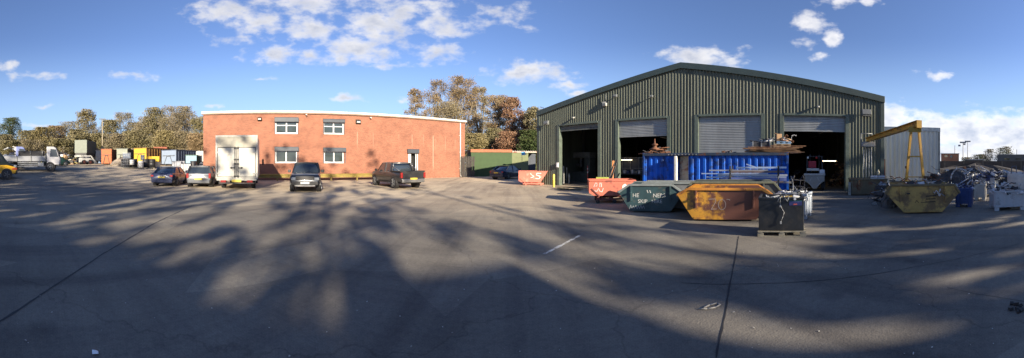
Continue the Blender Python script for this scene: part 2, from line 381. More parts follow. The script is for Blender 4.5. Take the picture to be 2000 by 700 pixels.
# ------------------------------------------------------------------ brick building
def brick_mat():
    m=bpy.data.materials.new('red_brick'); m.use_nodes=True; nt=m.node_tree; N=nt.nodes; L=nt.links; b=N['Principled BSDF']
    tc=N.new('ShaderNodeTexCoord'); sp=N.new('ShaderNodeSeparateXYZ'); L.new(tc.outputs['Object'],sp.inputs[0])
    cb=N.new('ShaderNodeCombineXYZ'); L.new(sp.outputs[0],cb.inputs[0]); L.new(sp.outputs[2],cb.inputs[1])
    br=N.new('ShaderNodeTexBrick'); L.new(cb.outputs[0],br.inputs['Vector']); br.inputs['Scale'].default_value=1
    br.inputs['Brick Width'].default_value=.225; br.inputs['Row Height'].default_value=.075; br.inputs['Mortar Size'].default_value=.012
    br.inputs['Color1'].default_value=(.27,.09,.05,1); br.inputs['Color2'].default_value=(.15,.045,.027,1); br.inputs['Mortar'].default_value=(.34,.21,.15,1); br.inputs['Bias'].default_value=-.2
    n=N.new('ShaderNodeTexNoise'); n.inputs['Scale'].default_value=.45; n.inputs['Detail'].default_value=6; L.new(tc.outputs['Object'],n.inputs['Vector'])
    r=N.new('ShaderNodeValToRGB'); L.new(n.outputs['Fac'],r.inputs[0]); r.color_ramp.elements[0].position=.33; r.color_ramp.elements[0].color=(.89,.87,.87,1); r.color_ramp.elements[1].position=.6; r.color_ramp.elements[1].color=(1.08,1.06,1.04,1)
    mx=N.new('ShaderNodeMix'); mx.data_type='RGBA'; mx.blend_type='MULTIPLY'; mx.inputs[0].default_value=1; L.new(br.outputs['Color'],mx.inputs[6]); L.new(r.outputs[0],mx.inputs[7])
    # mottled darker batches of bricks
    n4=N.new('ShaderNodeTexNoise'); n4.inputs['Scale'].default_value=1.3; n4.inputs['Detail'].default_value=5; L.new(tc.outputs['Object'],n4.inputs['Vector'])
    r4=N.new('ShaderNodeValToRGB'); L.new(n4.outputs['Fac'],r4.inputs[0]); r4.color_ramp.elements[0].position=.36; r4.color_ramp.elements[0].color=(.88,.87,.88,1); r4.color_ramp.elements[1].position=.55; r4.color_ramp.elements[1].color=(1,1,1,1)
    m4=N.new('ShaderNodeMix'); m4.data_type='RGBA'; m4.blend_type='MULTIPLY'; m4.inputs[0].default_value=1; L.new(mx.outputs[2],m4.inputs[6]); L.new(r4.outputs[0],m4.inputs[7])
    out=m4.outputs[2]
    # white efflorescence runs below the old fixings
    def M(op,a,b_=None,clamp=False):
        q=N.new('ShaderNodeMath'); q.operation=op; q.use_clamp=clamp
        for i,v in enumerate((a,b_)):
            if v is None: continue
            if isinstance(v,(int,float)): q.inputs[i].default_value=v
            else: L.new(v,q.inputs[i])
        return q.outputs[0]
    acc=None; ns=N.new('ShaderNodeTexNoise'); ns.inputs['Scale'].default_value=3; ns.inputs['Detail'].default_value=4
    mp=N.new('ShaderNodeMapping'); mp.inputs['Scale'].default_value=(6,1,1.2); L.new(tc.outputs['Object'],mp.inputs[0]); L.new(mp.outputs[0],ns.inputs['Vector'])
    for px,y0,y1,w,s in [(698,256,292,.05,.55),(729,258,296,.04,.35),(779,260,280,.035,.35),(805,262,292,.05,.55),(827,262,288,.04,.4),(846,264,336,.055,.9),(851,268,300,.03,.4),(870,266,300,.05,.35),(889,270,294,.04,.4)]:
        c=th_(px)-BT; t=BD*math.tan(c); k=BD/math.cos(c)/F; z1=H+(HY-y0)*k; z0=H+(HY-y1)*k
        a=M('SUBTRACT',1.0,M('DIVIDE',M('ABSOLUTE',M('SUBTRACT',sp.outputs[0],t)),w),True)
        zz=M('MULTIPLY',M('SUBTRACT',sp.outputs[2],z0),1.2,True); z2=M('MULTIPLY',M('SUBTRACT',z1,sp.outputs[2]),6.0,True)
        e=M('MULTIPLY',M('MULTIPLY',M('MULTIPLY',a,zz),z2),s)
        acc=e if acc is None else M('MAXIMUM',acc,e)
    acc=M('MULTIPLY',acc,M('MULTIPLY',ns.outputs['Fac'],1.7),True)
    m2=N.new('ShaderNodeMix'); m2.data_type='RGBA'; L.new(acc,m2.inputs[0]); L.new(out,m2.inputs[6]); m2.inputs[7].default_value=(.5,.40,.30,1)
    L.new(m2.outputs[2],b.inputs['Base Color']); b.inputs['Roughness'].default_value=.9; b.inputs['Specular IOR Level'].default_value=.2
    return m
BT=-.783; BD=30.5
def bw(px,py):
    c=th_(px)-BT; return BD*math.tan(c), H+(HY-py)/F*BD/math.cos(c)
def brick_building():
    root=thing('brick_building','long two storey red brick office building with white roof edge and four windows','building',(BD*math.sin(BT),BD*math.cos(BT),0),-BT)
    x0=bw(397,220)[0]; x1=bw(908,238)[0]; top=6.75
    openings=[]
    for (a,b_,t,bo) in ((538,581,237,261),(632,671,239,262),(538,580,294,318),(633,671,296,318)):
        xa,zt=bw(a,t); xb,zb=bw(b_,bo); openings.append((xa,xb,zb,zt))
    dxa,dzt=bw(797,300); dxb,_=bw(816,300); door=(dxa,dxb,0.05,dzt)
    ops=openings+[door]
    xs=sorted({x0,x1}|{o[0] for o in ops}|{o[1] for o in ops}); q=MB()
    for a,b_ in zip(xs,xs[1:]):
        mid=(a+b_)/2; z=-.3; seg=[]
        for o in sorted([o for o in ops if o[0]<mid<o[1]],key=lambda o:o[2]):
            seg.append((z,o[2])); z=o[3]
        seg.append((z,top))
        for (za,zb) in seg:
            if zb>za+.001: q.add([(a,0,za),(b_,0,za),(b_,0,zb),(a,0,zb)],[(0,1,2,3)])
    for o in ops:  # reveals
        a,b_,za,zb=o; d=.16
        q.add([(a,0,za),(b_,0,za),(b_,0,zb),(a,0,zb),(a,d,za),(b_,d,za),(b_,d,zb),(a,d,zb)],[(0,4,5,1),(1,5,6,2),(2,6,7,3),(3,7,4,0)])
    dp=14
    q.add([(x0,0,-.3),(x0,dp,-.3),(x0,dp,top),(x0,0,top)],[(0,3,2,1)]); q.add([(x1,0,-.3),(x1,dp,-.3),(x1,dp,top),(x1,0,top)],[(0,1,2,3)])
    q.add([(x0,dp,-.3),(x1,dp,-.3),(x1,dp,top),(x0,dp,top)],[(0,3,2,1)])
    q.obj('wall',brick_mat(),root)
    white=mat('white_trim',(.62,.60,.54),.5,var=.1); grey=mat('slate_shutter',(.045,.055,.07),.5,var=.15); upvc=mat('white_frame',(.75,.76,.76),.35,var=.06)
    r=MB(); r.box(x0-.15,x1+.15,-.18,dp+.15,top-.02,top+.16); ro=r.obj('roof',white,root)
    g=MB(); g.box(x0-.15,x1+.15,-.14,-.02,top-.14,top-.022); g.obj('soffit_shadow_board',mat('brown_board',(.2,.13,.09),.6),root).name='eaves_shade_board'  # brown strip stands in for the shadow line under the roof edge
    gl=glass('window_glass',(.035,.045,.04)); blind=mat('curtain',(.30,.29,.27),.8,var=.2)
    for i,o in enumerate(openings):
        a,b_,za,zb=o; w=MB(); f=.085
        for bx in ((a,b_,za,za+f),(a,b_,zb-f,zb),(a,a+f,za+f,zb-f),(b_-f,b_,za+f,zb-f),((a+b_)/2-.06,(a+b_)/2+.06,za+f,zb-f)):
            w.box(bx[0]+.003,bx[1]-.003,.05,.12,bx[2]+.003,bx[3]-.003)
        if i<2: w.box(a+f,b_-f,.055,.115,zb-f-.36,zb-f-.29)
        w.box(a-.02,b_+.02,-.05,.06,za-.05,za+.012)
        wn=w.obj('window',upvc,root,bevel=.008)
        MB().box(a+.02,b_-.02,.085,.095,za+.02,zb-.02).obj('pane',gl,wn)
        if i>=2: MB().box(a+f,b_-f,.125,.135,za+f,zb-f).obj('curtain',blind,wn)
    boxes=[(536,583,229.5,239),(630.5,673,232.5,240.5),(536,583,287,295.5),(631,675,288.5,297),(795,817,291.5,300)]
    for (a,b_,t,bo) in boxes:
        xa,zt=bw(a,t); xb,zb=bw(b_,bo); s=MB(); s.prism([(-.26,zb),(-.26,zt-.06),(-.2,zt),(0.01,zt),(0.01,zb)],'x',xa,xb); s.obj('shutter_box',grey,root,bevel=.02)
    for i,(a,b_,t,bo) in enumerate(((536,583,239,262),(631,673,240,263),(536,583,296,319),(631,675,297,319))):
        xa,zt=bw(a,t); xb,zb=bw(b_,bo)
        for xx in (xa+.02,xb-.10): MB().box(xx,xx+.08,-.05,.003,zb,zt-.02).obj('shutter_rail',grey,root)
    # door recess: black panel stands in for the unlit inside, white leaf ajar
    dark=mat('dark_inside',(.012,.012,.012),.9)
    MB().box(door[0],door[1],.5,.55,0,door[3]).obj('doorway_dark_panel',dark,root)
    d=MB().box(door[0]+.05,door[0]+.36,.02,.07,.08,door[3]-.02); d.obj('door',mat('white_door',(.7,.7,.66),.5),root)
    d=MB(); d.box(door[1]-.28,door[1]-.2,-.01,.1,.08,door[3]-.02); d.box(door[1]-.07,door[1],-.01,.1,.08,door[3]-.02); d.obj('door_frame',upvc,root)
    # downpipe
    xa=bw(898,240)[0]; d=MB(); d.tube((xa,-.12,.25),(xa,-.12,top-.2),.07,10); d.tube((xa,-.12,.25),(xa,-.32,.08),.07,10)
    for z in (1,3,5): d.box(xa-.12,xa+.12,-.1,.0,z,z+.06)
    d.obj('downpipe',white,root)
    dk=mat('black_plastic',(.02,.02,.022),.4)
    for px,py,s in ((507,232,.2),(699,237,.26)):
        xa,za=bw(px,py); l=thing('wall_lamp','small %s bulkhead lamp high on the brick wall %s'%(('dark','above the white box truck') if px<600 else ('brown','between the right windows and the downpipe')),'lamp',tuple(root.matrix_basis@Vector((xa,-.0,za))),-BT,'lamps on the brick wall')
        l.location=root.location+Matrix.Rotation(-BT,3,'Z')@Vector((xa,0,za))
        MB().prism([(0,-s),(-.22,-s),(-.3,.0),(-.1,s*.6),(0,s*.6)],'x',-s,s).obj('housing',dk,l,bevel=.02)
        MB().box(-s*.7,s*.7,-.305,-.29,-s*.75,-s*.1,Matrix.Rotation(.0,4,'X')).obj('lens',mat('lens',(.5,.5,.45),.2),l)
    for px,py,side in ((597,224,'left of centre'),(722,230,'right of centre')):
        xa,za=bw(px,py); l=thing('security_camera','tiny white security camera under the brick building roof edge, %s'%('between the upper windows' if px<700 else 'beside the brown bulkhead lamp'),'camera',root.location+Matrix.Rotation(-BT,3,'Z')@Vector((xa,0,za)),-BT,'cameras under the roof edge')
        MB().tube((0,0,.05),(0,-.15,.02),.03,6).obj('bracket',white,l); MB().tube((0,-.1,0),(.05,-.38,-.06),.06,8).obj('body',white,l)
    # yellow kerb rail along the foot of the wall
    ra=thing('guard_rail','long yellow steel guard rail along the foot of the brick wall','guard rail',root.location,-BT)
    xa=bw(430,350)[0]; xb=bw(723,350)[0]; ye=mat('yellow_paint',(.24,.18,.04),.5,var=.25,rust=(.2,.12,.05),rust_amt=.3)
    MB().prism([(-1.35,.30),(-1.45,.34),(-1.45,.40),(-1.38,.46),(-1.38,.52),(-1.45,.58),(-1.45,.64),(-1.35,.68)],'x',xa,xb).obj('beam',ye,ra)
    k=xa+.5
    while k<xb: MB().box(k-.07,k+.07,-1.34,-1.2,0,.62).obj('post',ye,ra); k+=2.6
brick_building()

# ------------------------------------------------------------------ big green shed
ST=.843; SD=18.2
def sw(px,py):
    c=th_(px)-ST; return SD*math.tan(c), H+(HY-py)/F*SD/math.cos(c)
SROT=Matrix.Rotation(-ST,3,'Z'); SLOC=Vector((SD*math.sin(ST),SD*math.cos(ST),0))
def sp_(x,y,z): return SLOC+SROT@Vector((x,y,z))
shed_green=mat('green_cladding',(.118,.13,.10),.55,0,.14,1.2,spec=.2,streak=.15,rust=(.085,.095,.075),rust_amt=.35,rust_scale=1.1)
trim_green=mat('dark_green_trim',(.045,.065,.06),.45,0,.12,2)
def shed():
    root=thing('steel_shed','large dark green corrugated metal workshop with four roller doors and a low gable','building',SLOC,-ST)
    xl,ze=sw(1052,220); xr,ze2=sw(1723,192); xa,za=sw(1330,126); ze=(ze+ze2)/2
    rt=lambda t: (ze+(za-ze)*(t-xl)/(xa-xl)) if t<xa else (za+(ze-za)*(t-xa)/(xr-xa))
    dz=4.55
    D=[(1093,1168),(1208,1303),(1364,1486),(1531,1651)]; doors=[]
    for a,b in D: doors.append((sw(a,0)[0],sw(b,0)[0],-.1,dz))
    q=MB(); cladding(q,xl,xr,lambda t:-.05,lambda t:rt(t)-.05,doors); q.obj('front_wall',shed_green,root)
    dp=34
    q=MB(); q.box(xl-.02,xl+.05,.06,dp,-.1,ze-.06); q.obj('side_wall',shed_green,root)
    q=MB(); q.box(xr-.05,xr+.02,.06,dp,-.1,ze-.06); q.obj('side_wall',shed_green,root)
    q=MB(); q.prism([(xl,-.1),(xr,-.1),(xr,ze-.06),(xa,za-.06),(xl,ze-.06)],'y',dp,dp+.08); q.obj('back_wall',mat('inner_sheet',(.10,.10,.09),.8),root)
    q=MB(); t=.14
    q.prism([(xl-.12,ze-.04),(xa,za-.04),(xr+.12,ze-.04),(xr+.12,ze+.06),(xa,za+.06),(xl-.12,ze+.06)],'y',-.05,dp+.2); q.obj('roof',trim_green,root)
    q=MB(); q.prism([(xl-.14,ze-.30),(xa,za-.26),(xr+.14,ze-.30),(xr+.14,ze+.10),(xa,za+.10),(xl-.14,ze+.10)],'y',-.13,-.06); q.obj('barge_board',trim_green,root,bevel=.01)
    for x in (xl,xr): MB().box(x-.13,x+.13,-.075,.05,-.05,ze-.2).obj('corner_trim',trim_green,root,bevel=.01)
    # plinth strip
    shm=mat('roller_grey',(.30,.31,.30),.45,.3,.15,1.5,streak=.3)
    inner=mat('jamb_green',(.10,.125,.10),.5)
    hang=[.33,1.02,dz+.06,.85]
    for i,(a,b,_,z) in enumerate(doors):
        j=MB(); j.box(a-.24,a+.0,-.055,.32,-.05,z+.12); j.obj('door_jamb',inner,root,bevel=.01)
        j=MB(); j.box(b-.0,b+.24,-.055,.32,-.05,z+.12); j.obj('door_jamb',inner,root,bevel=.01)
        j=MB(); j.box(a+.002,b-.002,-.072,.32,z,z+.14); j.obj('door_lintel',inner,root,bevel=.01)
        r=MB(); roller(r,a+.003,b-.003,max(.03,z-hang[i]),z-.004,.11); r.obj('roller_shutter',shm if i else mat('roller_dark',(.10,.11,.10),.5),root)
    # downpipes and conduit
    for px in ():
        xx,_=sw(px,0); MB().tube((xx,-.12,.1),(xx,-.12,rt(xx)-.35),.05,8).obj('downpipe',trim_green,root)
    # inner steel frames
    st=mat('dark_steel',(.06,.06,.06),.6)
    for yy in (6,12,18,24,30):
        m=MB(); m.box(xl+.1,xl+.35,yy,yy+.25,0,ze-.3); m.box(xr-.35,xr-.1,yy,yy+.25,0,ze-.3)
        m.prism([(xl+.1,ze-.5),(xa,za-.5),(xr-.1,ze-.5),(xr-.1,ze-.12),(xa,za-.12),(xl+.1,ze-.12)],'y',yy,yy+.2); m.obj('portal_frame',st,root)
    # fixtures on the gable
    grey=mat('fixture_dark',(.15,.16,.16),.5,var=.1)
    def fx(px,py,lab,kind='flood',s=.16,cat='floodlight'):
        x,z=sw(px,py); l=thing('floodlight' if kind=='flood' else ('wall_box' if kind=='box' else 'dome_camera'),lab,cat,sp_(x,0,z),-ST)
        if kind=='flood':
            MB().tube((0,0,0),(0,-.20,.03),.025,6).obj('arm',grey,l)
            MB().prism([(-.18,-s),(-.36,-s*.4),(-.30,s),(-.16,s)],'x',-s*1.3,s*1.3).obj('housing',grey,l,bevel=.015)
            MB().box(-s*1.1,s*1.1,-.345,-.25,-s*.86,-s*.80).obj('lens',mat('lens',(.5,.5,.45),.2),l)
        elif kind=='box':
            MB().box(-s,s,-.24,-.05,-s,s).obj('housing',mat('fixture_white',(.42,.42,.38),.5),l,bevel=.02); MB().box(-s*.8,s*.8,-.255,-.243,-s*.7,s*.2).obj('lid',grey,l); MB().tube((s*.5,-.12,s),(s*.5,-.12,s+.5),.02).obj('conduit',grey,l)
        else:
            MB().lathe([(s,0),(s*.95,-s*.5),(s*.6,-s*.95),(.01,-s*1.1)],(0,-.2,0),12).obj('dome',mat('fixture_white',(.42,.42,.38),.5),l); MB().box(-s*.8,s*.8,-.25,0,0,.05).obj('bracket',grey,l)
    fx(1071,241,'grey floodlight on an arm near the left corner of the green shed',s=.17)
    fx(1183,204,'pale square alarm box on the gable between the first and second roller doors','box',.15,'alarm box')
    fx(1205,189,'small dark floodlight on an arm above the second roller door, beside the alarm box',s=.1)
    fx(1123,230,'small white dome camera above the leftmost roller door','dome',.09,'camera')
    fx(1597,209,'small white dome camera above the rightmost roller door','dome',.09,'camera')
    fx(1275,190,'small dark lamp on the gable above the gap between the second and third doors',s=.08,cat='lamp')
    fx(1690,222,'large grey floodlight high near the right corner of the green shed',s=.22)
    x,z=sw(1091,323); b=MB(); b.box(-.09,.09,-.16,-.075,-.16,.2); o=b.obj('sign_plate',mat('white_sign',(.75,.72,.72),.5),None,bevel=.01,loc=sp_(x-.02,0,z),rz=-ST); tag(o,'small white notice plate on the left jamb of the leftmost roller door','sign')
    return rt,doors
rt,doors=shed()

# lamps inside, lit
def tube_light(px,py,depth,L_,lab,st=7,roll=0):
    c=th_(px)-ST; D_=SD+depth; x=D_*math.tan(c); z=H+(HY-py)/F*D_/math.cos(c)
    l=thing('tube_light',lab,'light',sp_(x,depth,z),-ST,'lit tube lights inside the shed')
    MB().box(-L_/2,L_/2,-.03,.03,0,.05).obj('housing',mat('fixture_grey',(.42,.43,.42),.5),l)
    MB().tube((-L_/2+.03,0,-.03),(L_/2-.03,0,-.03),.025,8).obj('tube',mat('lit_tube',(1,.9,.7),.4,emit=(1,.72,.38,st*.35)),l)
    MB().tube((0,0,.05),(0,0,.9),.01,4).obj('hanger',mat('dark_steel',(.06,.06,.06),.6),l)
tube_light(1224,312,3.5,1.0,'lit orange tube light over the bench inside the second roller door',9)
tube_light(1619,314,4.5,1.15,'lit warm tube light low inside the rightmost roller door',9)
tube_light(1580,253.5,9,.75,'small lit tube light high up inside the rightmost roller door',9)

# ------------------------------------------------------------------ pale clad building at the right
def pale_building():
    # front line parallel-ish to the shed front, further back
    d=27.0; pa=(1690,247); T=(1779-1000)/F; c0=T-.19
    root=thing('pale_clad_building','pale grey corrugated metal building standing right of the green shed','building',(d*math.sin(c0),d*math.cos(c0),0),-c0)
    xl=d*math.tan(th_(1700)-c0); xr=d*math.tan(th_(1834)-c0); top=H+(HY-249)*d/F
    cl=mat('pale_cladding',(.70,.68,.62),.5,0,.12,1.0,streak=.2); tr=mat('pale_trim',(.58,.58,.55),.5)
    q=MB(); cladding(q,xl,xr,lambda t:-.05,lambda t:top-.1,pitch=.40,dep=.09,flat=.12,top=.10); q.obj('front_wall',cl,root)
    MB().box(xr-.04,xr+.02,.06,14,-.1,top-.1).obj('side_wall',cl,root)
    MB().box(xl-.02,xl+.04,.06,14,-.1,top-.1).obj('side_wall',cl,root)
    MB().box(xl-.05,xr+.05,-.04,14.1,top-.05,top+.02).obj('roof',tr,root)
    MB().box(xl-.1,xr+.1,-.12,-.05,top-.3,top+.08).obj('fascia',tr,root,bevel=.01)
    MB().box(xr-.08,xr+.08,-.10,.05,-.05,top-.3).obj('corner_trim',mat('grey_trim',(.22,.23,.23),.5),root)
pale_building()
# ------------------------------------------------------------------ low green garage wall with car port
def green_garage():
    px0=920; d=38.6; c0=th_(920); yaw=.10; root=thing('green_garage','low green garage block with red brick coping between the brick building and the shed','garage',(d*math.sin(c0),d*math.cos(c0),0),-c0+yaw)
    X=lambda px:(lambda t:d*math.sin(t)/math.cos(t+yaw))(th_(px)-c0); Z=lambda py:H+(HY-py)*d/F
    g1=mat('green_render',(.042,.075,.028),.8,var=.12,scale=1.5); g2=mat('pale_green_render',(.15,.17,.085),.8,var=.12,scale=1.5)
    xa,xb,xc=X(920),X(1000),X(1032); top=Z(297.5)
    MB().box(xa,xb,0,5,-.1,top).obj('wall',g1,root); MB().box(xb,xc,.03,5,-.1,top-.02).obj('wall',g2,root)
    MB().box(xc,X(1056),2.2,5,-.1,top-.1).obj('recess_shade_panel',mat('dark_navy',(.05,.06,.08),.7),root)  # dark navy tone paints in the shade of the recess
    rb=mat('red_coping',(.36,.12,.06),.8,var=.2,scale=6)
    MB().box(xa-.05,xb,-.06,5,top,top+.36).obj('coping',rb,root)
    m=MB(); m.box(xb,X(1050),-.12,5,top-.0,top+.12); m.obj('fascia',mat('cream_fascia',(.62,.50,.40),.7,rust=(.4,.12,.07),rust_amt=.5,rust_scale=1.2),root)
    m=MB(); x=xb
    while x<X(1050): m.box(x,x+.16,-.2,5,top+.125,top+.22); x+=.3
    m.obj('corrugated_roof',mat('asbestos',(.30,.27,.25),.8),root)
    return X,Z,d,c0
gX,gZ,gd,gc=green_garage()
def gpos(px,off=0): t=th_(px); D_=(gd-off)/math.cos(t-gc); return (D_*math.sin(t),D_*math.cos(t),0)
p=thing('car_port_post','red steel post with yellow foot beside the left corner of the green shed','post',az(1049.5,31),-th_(1049)) 
MB().box(-.07,.07,-.07,.07,.75,2.85).obj('post',mat('red_paint',(.42,.07,.05),.5),p); MB().box(-.13,.13,-.13,.13,0,.75).obj('foot',mat('bollard_yellow',(.62,.47,.08),.5),p)
s=thing('blue_sign','small blue sign on a bracket above the pale green part of the garage','sign',(*az(1022,35.8),0),-th_(1022))
MB().box(-.22,.22,-.05,0,2.62,3.0).obj('panel',mat('sky_blue',(.1,.38,.62),.4),s,bevel=.01); MB().tube((-.15,.03,1.9),(-.15,.03,2.62),.025,6).obj('bracket',mat('dark_steel',(.06,.06,.06),.6),s)
MB().box(.24,.36,-.05,0,2.66,2.86).obj('lamp',mat('fixture_white',(.42,.42,.38),.5),s)
# gate / fence in the gap beside the brick building
f=thing('timber_gate','dark weathered timber gate in the gap between the brick building and the green garage','gate',(*az(914,37),0),-th_(914))
m=MB()
for i in range(6): m.box(-.85+i*.28,-.62+i*.28,0,.04,.05,2.5)
m.obj('boards',mat('dark_timber',(.05,.045,.04),.9,var=.4,scale=5),f); MB().box(-.9,.9,.045,.1,.5,.62).box(-.9,.9,.045,.1,1.9,2.02).obj('rail',mat('dark_timber2',(.08,.07,.06),.9),f)

# ------------------------------------------------------------------ vehicles (local +y is forward)
tyre=mat('tyre',(.018,.018,.02),.85,var=.2); rimm=mat('rim_silver',(.34,.35,.36),.35,.6,.1); blackp=mat('black_trim',(.02,.02,.022),.5)
redl=mat('tail_light',(.24,.015,.015),.25,var=.1); clearl=mat('head_light',(.30,.32,.34),.12,var=.1); numy=mat('rear_plate',(.62,.47,.06),.4,rust=(.1,.09,.04),rust_amt=.12,rust_scale=22); numw=mat('front_plate',(.7,.7,.7),.4,rust=(.12,.12,.12),rust_amt=.12,rust_scale=22)
def wheel(parent,x,y,r,w=.22,side=1,rim=rimm):
    q=MB(); n=20
    q.loft([[(xx,y+rr*math.cos(2*pi*i/n),r+rr*math.sin(2*pi*i/n)) for i in range(n)] for xx,rr in ((x-w/2,r*.72),(x-w/2,r*.93),(x-w*.32,r),(x+w*.32,r),(x+w/2,r*.93),(x+w/2,r*.72))])
    o=q.obj('wheel',tyre,parent,sharp=40)
    xo=x+side*w/2; q=MB(); q.loft([[(xo+side*dx,y+rr*math.cos(2*pi*i/n),r+rr*math.sin(2*pi*i/n)) for i in range(n)] for dx,rr in ((-.02,r*.70),(.012,r*.66),(-.03,r*.52),(.0,r*.16),(.01,r*.02))])
    for k in range(5):
        a=2*pi*k/5; q.bar((xo+side*.0,y+math.cos(a)*r*.12,r+math.sin(a)*r*.12),(xo+side*.0,y+math.cos(a)*r*.62,r+math.sin(a)*r*.62),r*.14,.03)
    q.obj('rim',rim,o)
    return o
def car(name,label,px,py,head,paint,kind='saloon',group='cars and pickups parked by the brick building',d=None,z=0,cat='car',scale=1.0,plate=True):
    d=d or dg(py); x,y=az(px,d)
    r=thing(name,label,cat,(x,y,z),-head,group); r.scale=(scale,)*3
    pk=kind=='pickup'
    if kind=='saloon':   hw=.90; Lf,Lr=2.25,-2.25; belt=.95; wb=(1.38,-1.32); wr=.33; roofz=1.45; G=(1.15,.35,-.95,-1.7); prof=[(-2.25,.86,.80),(-2.18,.97,.86),(-1.7,1.0,.9),(-.8,.97,.9),(.9,.95,.9),(1.15,.93,.89),(1.9,.82,.86),(2.15,.72,.78),(2.25,.58,.70)]
    elif kind=='hatch':  hw=.86; Lf,Lr=1.95,-1.95; belt=.93; wb=(1.25,-1.22); wr=.31; roofz=1.48; G=(1.05,.3,-1.55,-1.9); prof=[(-1.95,.86,.78),(-1.9,.95,.84),(-1.5,.96,.86),(.8,.93,.86),(1.05,.91,.85),(1.65,.8,.82),(1.85,.7,.75),(1.95,.55,.68)]
    else:                hw=.93; Lf,Lr=2.65,-2.65; belt=1.14; wb=(1.75,-1.5); wr=.40; roofz=1.80; G=(1.35,.72,-.78,-.98); prof=[(-2.62,1.10,.90),(-2.58,1.14,.92),(-1,1.15,.93),(1.1,1.14,.93),(1.35,1.14,.93),(2.2,1.1,.92),(2.5,1.02,.88),(2.62,.85,.80),(2.66,.62,.74)]
    zb=.22 if not pk else .38
    rings=[]
    for (yy,zt,w) in prof:
        zb_=zb+(.12 if abs(yy)>Lf-.2 else 0); zm=min(zb_+.2,zt-.1)
        h=[(w*.92,zb_),(w*1.0,zm),(w*1.0,(zm+zt)/2),(w*.97,zt-.07),(w*.90,zt-.0)]
        ring=[(a,yy,b) for a,b in h]+[(0,yy,zt+.015)]+[(-a,yy,b) for a,b in h[::-1]]
        rings.append(ring)
    q=MB(); q.loft(rings)
    body=q.obj('body',paint,r,sharp=38)
    if pk: # load bed: dark well on top of the rear
        bedm=MB(); bedm.box(-hw+.09,hw-.09,-2.5,-1.05,1.15,1.172); bedm.obj('load_bed',blackp,r)
        s=MB()
        for sx in (-1,1): s.box(sx*(hw-.05)-.05,sx*(hw-.05)+.05,-2.6,-1.0,1.12,1.21)
        s.box(-hw+.1,hw-.1,-2.64,-2.56,1.0,1.21); s.obj('bed_rail',blackp,r,bevel=.015)
        s=MB(); s.path([(-.8,-1.1,1.2),(-.72,-1.15,1.72),(.72,-1.15,1.72),(.8,-1.1,1.2)],.035,8); s.path([(-.78,-1.15,1.5),(-.7,-2.0,1.2)],.03,8); s.path([(.78,-1.15,1.5),(.7,-2.0,1.2)],.03,8); s.obj('roll_bar',mat('chrome',(.28,.28,.28),.35,.7,.05),r)
    y1,y2,y3,y4=G; hb=hw*.93; hr=hw*.74; rz_=roofz-.035
    q=MB(); ys=(y4,y3,y3*.5+y2*.5,y2,y1); rr_=[]
    def gring(yy,zt,wt,wb_): return [(wb_,yy,belt-.05),(wt+.03,yy,zt-.05),(wt-.04,yy,zt),(0,yy,zt+.015),(-wt+.04,yy,zt),(-wt-.03,yy,zt-.05),(-wb_,yy,belt-.05)]
    q.loft([gring(y4,belt+.02,hb*.95,hb),gring(y3,rz_-.02,hr,hb),gring((y2+y3)/2,rz_,hr,hb),gring(y2,rz_-.02,hr,hb),gring(y1,belt+.02,hb*.93,hb)],sharp if False else True)
    q.obj('windows',glass('car_glass',(.03,.04,.05)),r,sharp=35)
    q=MB(); q.loft([[(hr+.02,yy,zt-.05),(hr-.03,yy,zt+.01),(0,yy,zt+.035),(-hr+.03,yy,zt+.01),(-hr-.02,yy,zt-.05),(-hr,yy,zt-.07),(hr,yy,zt-.07)] for yy,zt in ((y3-.06,rz_-.02),((y2+y3)/2,rz_+.01),(y2+.05,rz_-.015))]); q.obj('roof',paint,r,sharp=35)
    q=MB()
    for sx in (-1,1):
        q.bar((sx*hb*.97,y1+.0,belt-.02),(sx*(hr+.0),y2+.02,rz_-.04),.07,.06)
        q.bar((sx*hb*.98,y4-.0,belt-.02),(sx*(hr+.0),y3-.02,rz_-.04),.10,.16 if kind!='saloon' else .1)
        ym=(y2+y3)/2+.05; q.bar((sx*(hb+.005),ym,belt-.03),(sx*(hr+.045),ym,rz_-.04),.08,.05)
    q.obj('pillar',paint,r)
    for sy in wb:
        for sx in (-1,1):
            q=MB(); n=18; xo=sx*(hw+.004); q.loft([[(xo-sx*.25,sy+(wr+.07)*math.cos(2*pi*i/n),wr+(wr+.07)*math.sin(2*pi*i/n)) for i in range(n)],[(xo,sy+(wr+.07)*math.cos(2*pi*i/n),wr+(wr+.07)*math.sin(2*pi*i/n)) for i in range(n)]],smooth=False); q.obj('wheel_arch',blackp,r)
            wheel(r,sx*(hw-.09),sy,wr,.22,sx)
    m=MB(); m.box(-hw*.9,hw*.9,Lr-.06,Lr+.15,zb+.06,zb+.3); m.obj('rear_bumper',paint if not pk else mat('chrome',(.28,.28,.28),.35,.7,.05),r,bevel=.04)
    m=MB(); m.box(-hw*.84,hw*.84,Lf-.14,Lf+.05,zb+.04,zb+.26); m.obj('front_bumper',blackp if pk else paint,r,bevel=.04)
    lz=.78 if not pk else .88
    for sx in (-1,1):
        if pk: MB().box(sx*.86-.07,sx*.86+.07,Lr-.035,Lr+.14,.74,1.10).obj('tail_light',redl,r,bevel=.02)
        elif kind=='hatch': MB().box(sx*.76-.08,sx*.76+.08,Lr-.02,Lr+.16,.62,.95).obj('tail_light',redl,r,bevel=.02)
        else: MB().box(sx*.74-.12,sx*.74+.10,Lr-.02,Lr+.1,.72,.85).obj('tail_light',redl,r,bevel=.02)
        MB().box(sx*.66-.17,sx*.66+.13,Lf-.20,Lf-.005,lz-.16,lz).obj('headlight',clearl,r,bevel=.02)
        q=MB(); q.box(sx*(hw+.02),sx*(hw+.22),y1-.22,y1-.1,belt-.01,belt+.17) if sx>0 else q.box(-(hw+.22),-(hw+.02),y1-.22,y1-.1,belt-.01,belt+.17); q.obj('mirror',blackp if pk else paint,r,bevel=.03)
